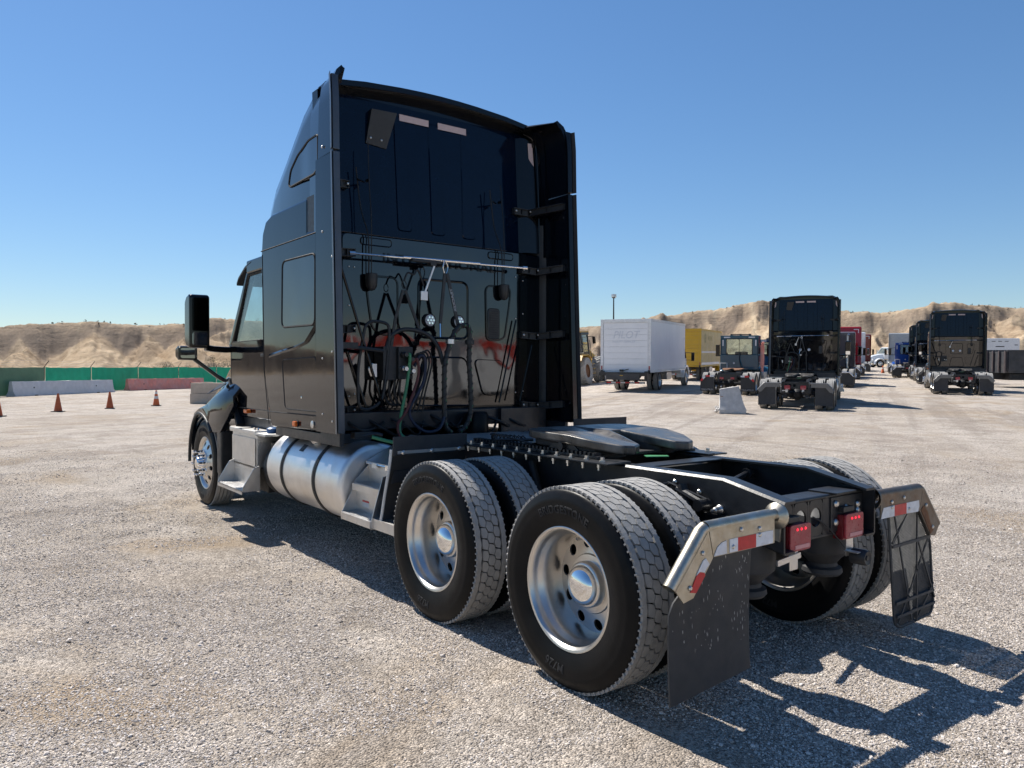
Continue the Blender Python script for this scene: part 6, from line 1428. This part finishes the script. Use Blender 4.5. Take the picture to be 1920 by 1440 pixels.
def jersey(name, label, cat, L, m, p, rz, h=.86, grp=None, holes=True, chip=0.0):
    """precast barrier lying along local x"""
    pr = [(-.30,0),(-.30,.07),(-.17,.30),(-.085,h-.02),(-.07,h),(.07,h),(.085,h-.02),(.17,.30),(.30,.07),(.30,0)]
    N = max(6, int(L*3)); Rj = random.Random(len(label)); secs = []
    for k in range(N+1):
        x = -L/2+L*k/N
        secs.append([(x+Rj.uniform(-1,1)*chip*(k in (0,N)), y+Rj.uniform(-.006,.006), z+(Rj.uniform(-.012,.006) if z > .5 else 0)) for y, z in pr])
    b = MB(); b.loft(secs); o = b.build(name, m, None, ang=40); o.location = p; o.rotation_euler = (0,0,rz)
    tag(o, label, cat, grp)
    if holes:
        for x in (-L*.32, L*.30):
            q = MB(); q.lathe([(.05,-.02),(.05,-.035),(.001,-.036)], (x,-.125,.52), 'y', 12); q.build('lifting_hole', 'rubber_groove', o)
            q = MB(); q.box(x-.16,x+.16,-.31,-.27,-.001,.05); q.build('drain_slot', 'rubber_groove', o)
    return o
def between(p, q): d = q-p; return (p+q)/2, d.length, math.atan2(d.y, d.x)
def gp(u, v):
    """ground point seen at photo pixel (flat part of the yard)"""
    d = _f + _r*((u-960)/1433.6) + _u*((720-v)/1433.6); t = -CAM[2]/d.z; return Vector((CAM[0]+d.x*t, CAM[1]+d.y*t, 0))
c, L, a = between(gp(20,743.5), gp(209,735)); jersey('concrete_barrier', 'long grey concrete barrier in front of the green fence', 'barrier', L, 'concrete_grey', c, a, .93)
c, L, a = between(gp(238,732.5), gp(380,727.5)); jersey('concrete_barrier', 'red painted concrete barrier in front of the green fence', 'barrier', L, 'barrier_red', c, a, .96)
# tan concrete block behind the fender
p = gp(356,757); b = MB(); b.box(0,3.2,0,.62,0,.50); b.box(.03,3.17,.02,.60,.508,1.02); b.box(.5,1.0,.2,.4,1.02,1.06); o = b.build('concrete_block', 'block_tan', None, bevel=.03); o.location = p; o.rotation_euler = (0,0,-YAW-.03); tag(o, 'tan stacked concrete block partly hidden by the front fender', 'concrete block')
# broken barrier stub on the right
def stub():
    p = world(1370, 24.5); pr = [(-.30,0),(-.30,.10),(-.19,.30),(-.10,.80),(.10,.80),(.19,.30),(.30,.10),(.30,0)]
    Rs = random.Random(21); secs = []; n = 7
    for k in range(n):
        q = []
        for y, z in pr:
            t = k/(n-1); x = -.34+(.60+.12*(z < .5)+.10*(z < .2))*t
            q.append((x+Rs.uniform(-.025,.025)*(k in (0,n-1)), y+Rs.uniform(-.012,.012), z*1.12*(.86+.12*t if z > .5 else 1)+Rs.uniform(-.012,.012)*(z > .05)))
        secs.append(q)
    b = MB(); b.loft(secs)
    for k in range(14):
        c = Vector((-.36+Rs.uniform(-.10,.05), Rs.uniform(-.3,.3), Rs.uniform(.02,.2))); s = Rs.uniform(.03,.08)
        b.add([c+Vector(v)*s for v in ((1,0,0),(-1,0,0),(0,1,0),(0,-1,0),(0,0,.8),(0,0,-.8))], [(0,2,4),(2,1,4),(1,3,4),(3,0,4),(2,0,5),(1,2,5),(3,1,5),(0,3,5)])
    o = b.build('concrete_barrier', 'concrete', None, ang=25); o.location = p; o.rotation_euler = (0,0,-YAW-.25)
    tag(o, 'broken stub of grey concrete barrier standing alone on the gravel', 'barrier')
    for z, x in ((.55,-.28),(.14,-.25)):
        q = MB(); q.tube([(x-.04,-.26,z),(x+.05,-.27,z-.01)], .010, 6); q.build('rebar', 'rust', o)
stub()
# cones
def cone_root(name, label, m, bands, p, s=1.0, grp='traffic cones along the left of the yard'):
    r = thing(name, label, 'traffic cone', p, random.random()*3, grp)
    b = MB(); b.lathe([(.15,.03),(.145,.045),(.033,.70),(.028,.715),(.02,.715),(.02,.70)], axis='z', n=20); c_ = b.build('cone_body', m, r)
    b = MB(); b.prism(rpoly(rect(-.2,.2,-.2,.2), .05, 3), XY, 0, .03); b.build('cone_base', 'cone_base', r, bevel=.005)
    for z0, z1 in bands:
        R_ = lambda z: .150-(z-.03)*(.117/.67); b = MB(); b.lathe([(R_(z0)+.0005,z0),(R_(z0)+.003,z0),(R_(z1)+.003,z1),(R_(z1)+.0005,z1)], axis='z', n=20); b.build('reflective_band', 'white_label', r)
    r.scale = (s,s,s); return r
cone_root('traffic_cone', 'faded orange cone standing alone before the faded olive screen', 'cone_faded', (), gp(-4,781))
cone_root('traffic_cone', 'faded orange cone in front of the grey barrier', 'cone_faded', (), gp(109,772))
cone_root('traffic_cone', 'faded orange cone between the grey and red barriers', 'cone_faded', (), gp(206,766))
cone_root('traffic_cone', 'bright orange cone with white reflective bands', 'cone_orange', ((.33,.45),(.55,.66)), gp(293,761))
cone_root('traffic_cone', 'orange cone standing far off in the middle of the aisle', 'cone_orange', ((.40,.5),), world(1655,74), 1.05, None)
# green screen fence
def fence():
    r = thing('screen_fence', 'green fabric screen fence with barbed wire arms behind the barriers', 'fence')
    P = [Vector((*world(u, d)[:2], 0)) for u, d in ((-190,38.5),(-70,44),(83,51.5),(170,58.5),(258,66),(334,73.5),(405,82),(468,91),(525,101))]
    for k, p in enumerate(P):
        h = 1.86+.05*max(0,k-2)
        b = MB(); b.tube([p, p+Vector((0,0,h))], .035, 8); d = Vector((_r.x,_r.y,0)).normalized(); b.tube([p+Vector((0,0,h)), p+d*.32+Vector((0,0,h+.42))], .022, 6); b.build('post', 'chassis_dull', r)
    for k in range(len(P)-1):
        a, c = P[k], P[k+1]; h0, h1 = 1.84+.05*max(0,k-2), 1.84+.05*max(0,k-1); n = 16; d = (c-a); nrm = Vector((d.y,-d.x,0)).normalized()
        vs = []
        for i in range(n+1):
            t = i/n
            for z in np.linspace(0, 1, 7):
                bl = .05*sin(pi*t)*sin(pi*z)*(1+.6*sin(5*t+k)); hh = h0+(h1-h0)*t-.05*sin(pi*t)*(z > .9)+.015*sin(23*t+k)*(z > .9)
                q = a+d*(t*.985+.006)+nrm*(.05+bl); vs.append((q.x,q.y,.02+z*(hh-.02)))
        b = MB(); b.add(vs, [(i*7+j,(i+1)*7+j,(i+1)*7+j+1,i*7+j+1) for i in range(n) for j in range(6)]); b.v += [(x+nrm.x*-.006,y+nrm.y*-.006,z) for x,y,z in vs]; m0 = len(vs)
        b.f += [tuple(i+m0 for i in f)[::-1] for f in b.f[:]]; b.m += [0]*(len(b.f)-len(b.m))
        o = b.build('screen_panel', 'screen_faded' if k < 2 else 'screen_green', r)
        if k < 2: o['label'] = 'faded olive green screen panel'
        for j in range(3):
            q = MB(); dd = Vector((_r.x,_r.y,0)).normalized(); off = dd*(.10+.09*j)+Vector((0,0,.14*j+.13)); q.tube([a+off+Vector((0,0,h0)), c+off+Vector((0,0,h1))], .004, 4); q.build('barbed_wire', 'brushed', r)
M['screen_green'] = mat('screen_green', (.035,.40,.27), .85, 0, .12, 1.4, .2, 9, (.06,.44,.32), .5, .8)
M['screen_faded'] = mat('screen_faded', (.16,.26,.19), .85, 0, .14, 1.4, .2, 9, (.22,.29,.22), .5, .8)
for nm in ('screen_green', 'screen_faded'):          # woven fabric lets sunlight through from behind
    nt_ = M[nm].node_tree; pb = nt_.nodes['Principled BSDF']; tl = nt_.nodes.new('ShaderNodeBsdfTranslucent'); mx = nt_.nodes.new('ShaderNodeMixShader'); mx.inputs[0].default_value = .45
    src = pb.inputs['Base Color'].links[0].from_socket; nt_.links.new(src, tl.inputs[0]); nt_.links.new(pb.outputs[0], mx.inputs[1]); nt_.links.new(tl.outputs[0], mx.inputs[2]); nt_.links.new(mx.outputs[0], nt_.nodes['Material Output'].inputs[0])
fence()
# light pole behind the box truck
p = world(1150, 118); r = thing('light_pole', 'tall floodlight pole rising behind the white box truck', 'light pole', p)
b = MB(); b.tube([(0,0,-.5),(0,0,10.6)], [.16,.09], 10); b.build('pole', 'chassis_dull', r)
b = MB(); b.box(-.3,.3,-.06,.06,10.5,10.62); b.build('crossarm', 'chassis_dull', r)
for x in (-.2,.2):
    b = MB(); b.box(x-.17,x+.17,-.25,.15,10.62,11.12); b.build('floodlight', 'brushed', r, bevel=.05)
# black dump body at the right edge
def dump():
    r = thing('dump_trailer', 'black steel dump trailer with vertical ribs on its end', 'trailer')
    L = 8.5
    b = MB(); b.box(0,L,-1.2,1.2,.95,1.05); b.box(0,.06,-1.2,1.2,1.05,2.15); b.box(L-.06,L,-1.2,1.2,1.05,2.15); b.box(0,L,-1.24,-1.17,1.05,2.15); b.box(0,L,1.17,1.24,1.05,2.15); b.box(-.03,L+.03,-1.28,-1.15,2.15,2.25); b.box(-.03,L+.03,1.15,1.28,2.15,2.25); b.build('steel_body', 'dump_steel', r, bevel=.01)
    for k in range(5):
        q = MB(); y = -1.12+k*.56; q.box(-.09,0,y-.05,y+.05,1.0,2.2); q.build('end_rib', 'grey_paint', r)
    for k in range(6):
        q = MB(); x = .1+k*1.62; q.box(x-.05,x+.05,-1.31,-1.24,1.0,2.15); q.build('side_rib', 'dump_steel', r)
    b = MB(); b.box(-.5,L,-.5,-.38,.62,.95); b.box(-.5,L,.38,.5,.62,.95); b.box(.3,1.3,-1.0,1.0,.55,.9); b.build('chassis_beam', 'chassis_dull', r)
    b = MB(); b.box(1.5,3.6,-1.2,-1.1,.45,.90); b.build('tool_box', 'rust', r, bevel=.02)
    for x in (5.2,6.5):
        for y, s in ((-1.05,-1),(1.05,1)):
            w_ = wheel(r, x, y, -1, 'inner', detail=False); w_.rotation_euler = (0,0,pi/2)
    for k in range(3):
        q = MB(); q.box(1.2+k*.9,1.8+k*.9,-1.318,-1.31,1.32,1.35); q.build('scratch_mark', 'scuff', r)
    return r
dm = dump(); place(dm, 1862, 44, YAW+.02); dm.location.z -= .12
def camper():
    r = thing('travel_trailer', 'white travel trailer behind the black dump trailer', 'trailer')
    b = MB(); b.prism(rpoly(rect(-1.5,1.25,.6,3.15), .12), XZ, 0, 6.5); bd = b.build('trailer_body', 'white_paint', r, bevel=.05)
    for x in (-.55,-.1,.35): 
        q = MB(); q.box(x-.13,x+.13,-.01,.01,2.88,2.93); q.build('marker_light', 'chassis', bd)
    q = MB(); q.box(-.4,.2,-.012,.0,2.45,2.52); q.build('vent', 'chassis', bd); q = MB(); q.box(.9,1.12,-.012,0,2.58,2.64); q.build('vent', 'chassis', bd)
    for x in (-1.2,1.0): link('wheel', WM['srim'], r, (x,3.4,.5)); link('tyre', WM['steer'], r, (x,3.4,.5))
    return r
place(camper(), 1876, 62, HEAD)
# freight trailers standing behind the photographer (seen mirrored in the sleeper's back wall)
def freight(label, x, y, rz):
    r = thing('freight_trailer', label, 'trailer', (x,y,0), rz, 'freight trailers parked behind the photographer')
    b = MB(); b.box(-6.5,6.5,-1.28,1.28,.35,3.55); bd = b.build('trailer_body', 'white_paint', r, bevel=.03)
    for k in range(4):
        q = MB(); xx = -6.4+k*3.2; q.box(xx,xx+3.0,1.283,1.30,2.75,3.5); q.build('red_panel', 'barrier_red2', bd)
    q = MB(); q.tube([(-5.8+2.4*0,1.3,2.6)]+[(-5.8+k*.6,1.3,2.55+.45*sin(k*1.3)) for k in range(1,19)], .12, 6); q.build('red_scrawl', 'barrier_red2', bd)
    for xx in (-4.5,-3.2,4.6):
        for yy in (-1.05,1.05): w_ = wheel(r, xx, yy, -1, 'inner', detail=False); w_.rotation_euler = (0,0,pi/2)
    return r
M['barrier_red2'] = mat('red_decal', (.50,.035,.015), .4)
freight('white freight trailer with red panels, nearer the yard gate', 15.5, -33, .04); freight('white freight trailer with red panels, farther from the yard gate', 30.5, -34, -.05)
# shrubs behind the fence
def shrub(label, u, d, r_, h, n, leaf='leaf_olive'):
    p = world(u, d); p.z = 0; t = thing('desert_shrub', label, 'shrub', p, 0, 'shrubs behind the fence')
    b = MB(); bush_geo(b, (0,0,.2), r_, h, n, .16); b.build('foliage', leaf, t, smooth=False)
    b = MB()
    for k in range(9):
        a = random.random()*6.28; b.tube([(0,0,-.1),(r_*.5*cos(a),r_*.5*sin(a),h*.45),(r_*.8*cos(a+.2),r_*.8*sin(a+.2),h*.85)], [.04,.025,.01], 5)
    b.build('stem', 'stem_brown', t)
shrub('low olive shrub showing just over the fence behind the red barrier', 312, 84, 2.6, 2.7, 700)
shrub('dry shrub behind the fence near the hood mirror', 350, 90, 1.4, 2.5, 300, 'leaf_dry')
shrub('taller green shrub behind the fence beside the hood', 398, 92, 2.4, 3.5, 800)
shrub('bushy green shrub close against the fence below the mirror arm', 425, 88, 1.6, 3.0, 500)
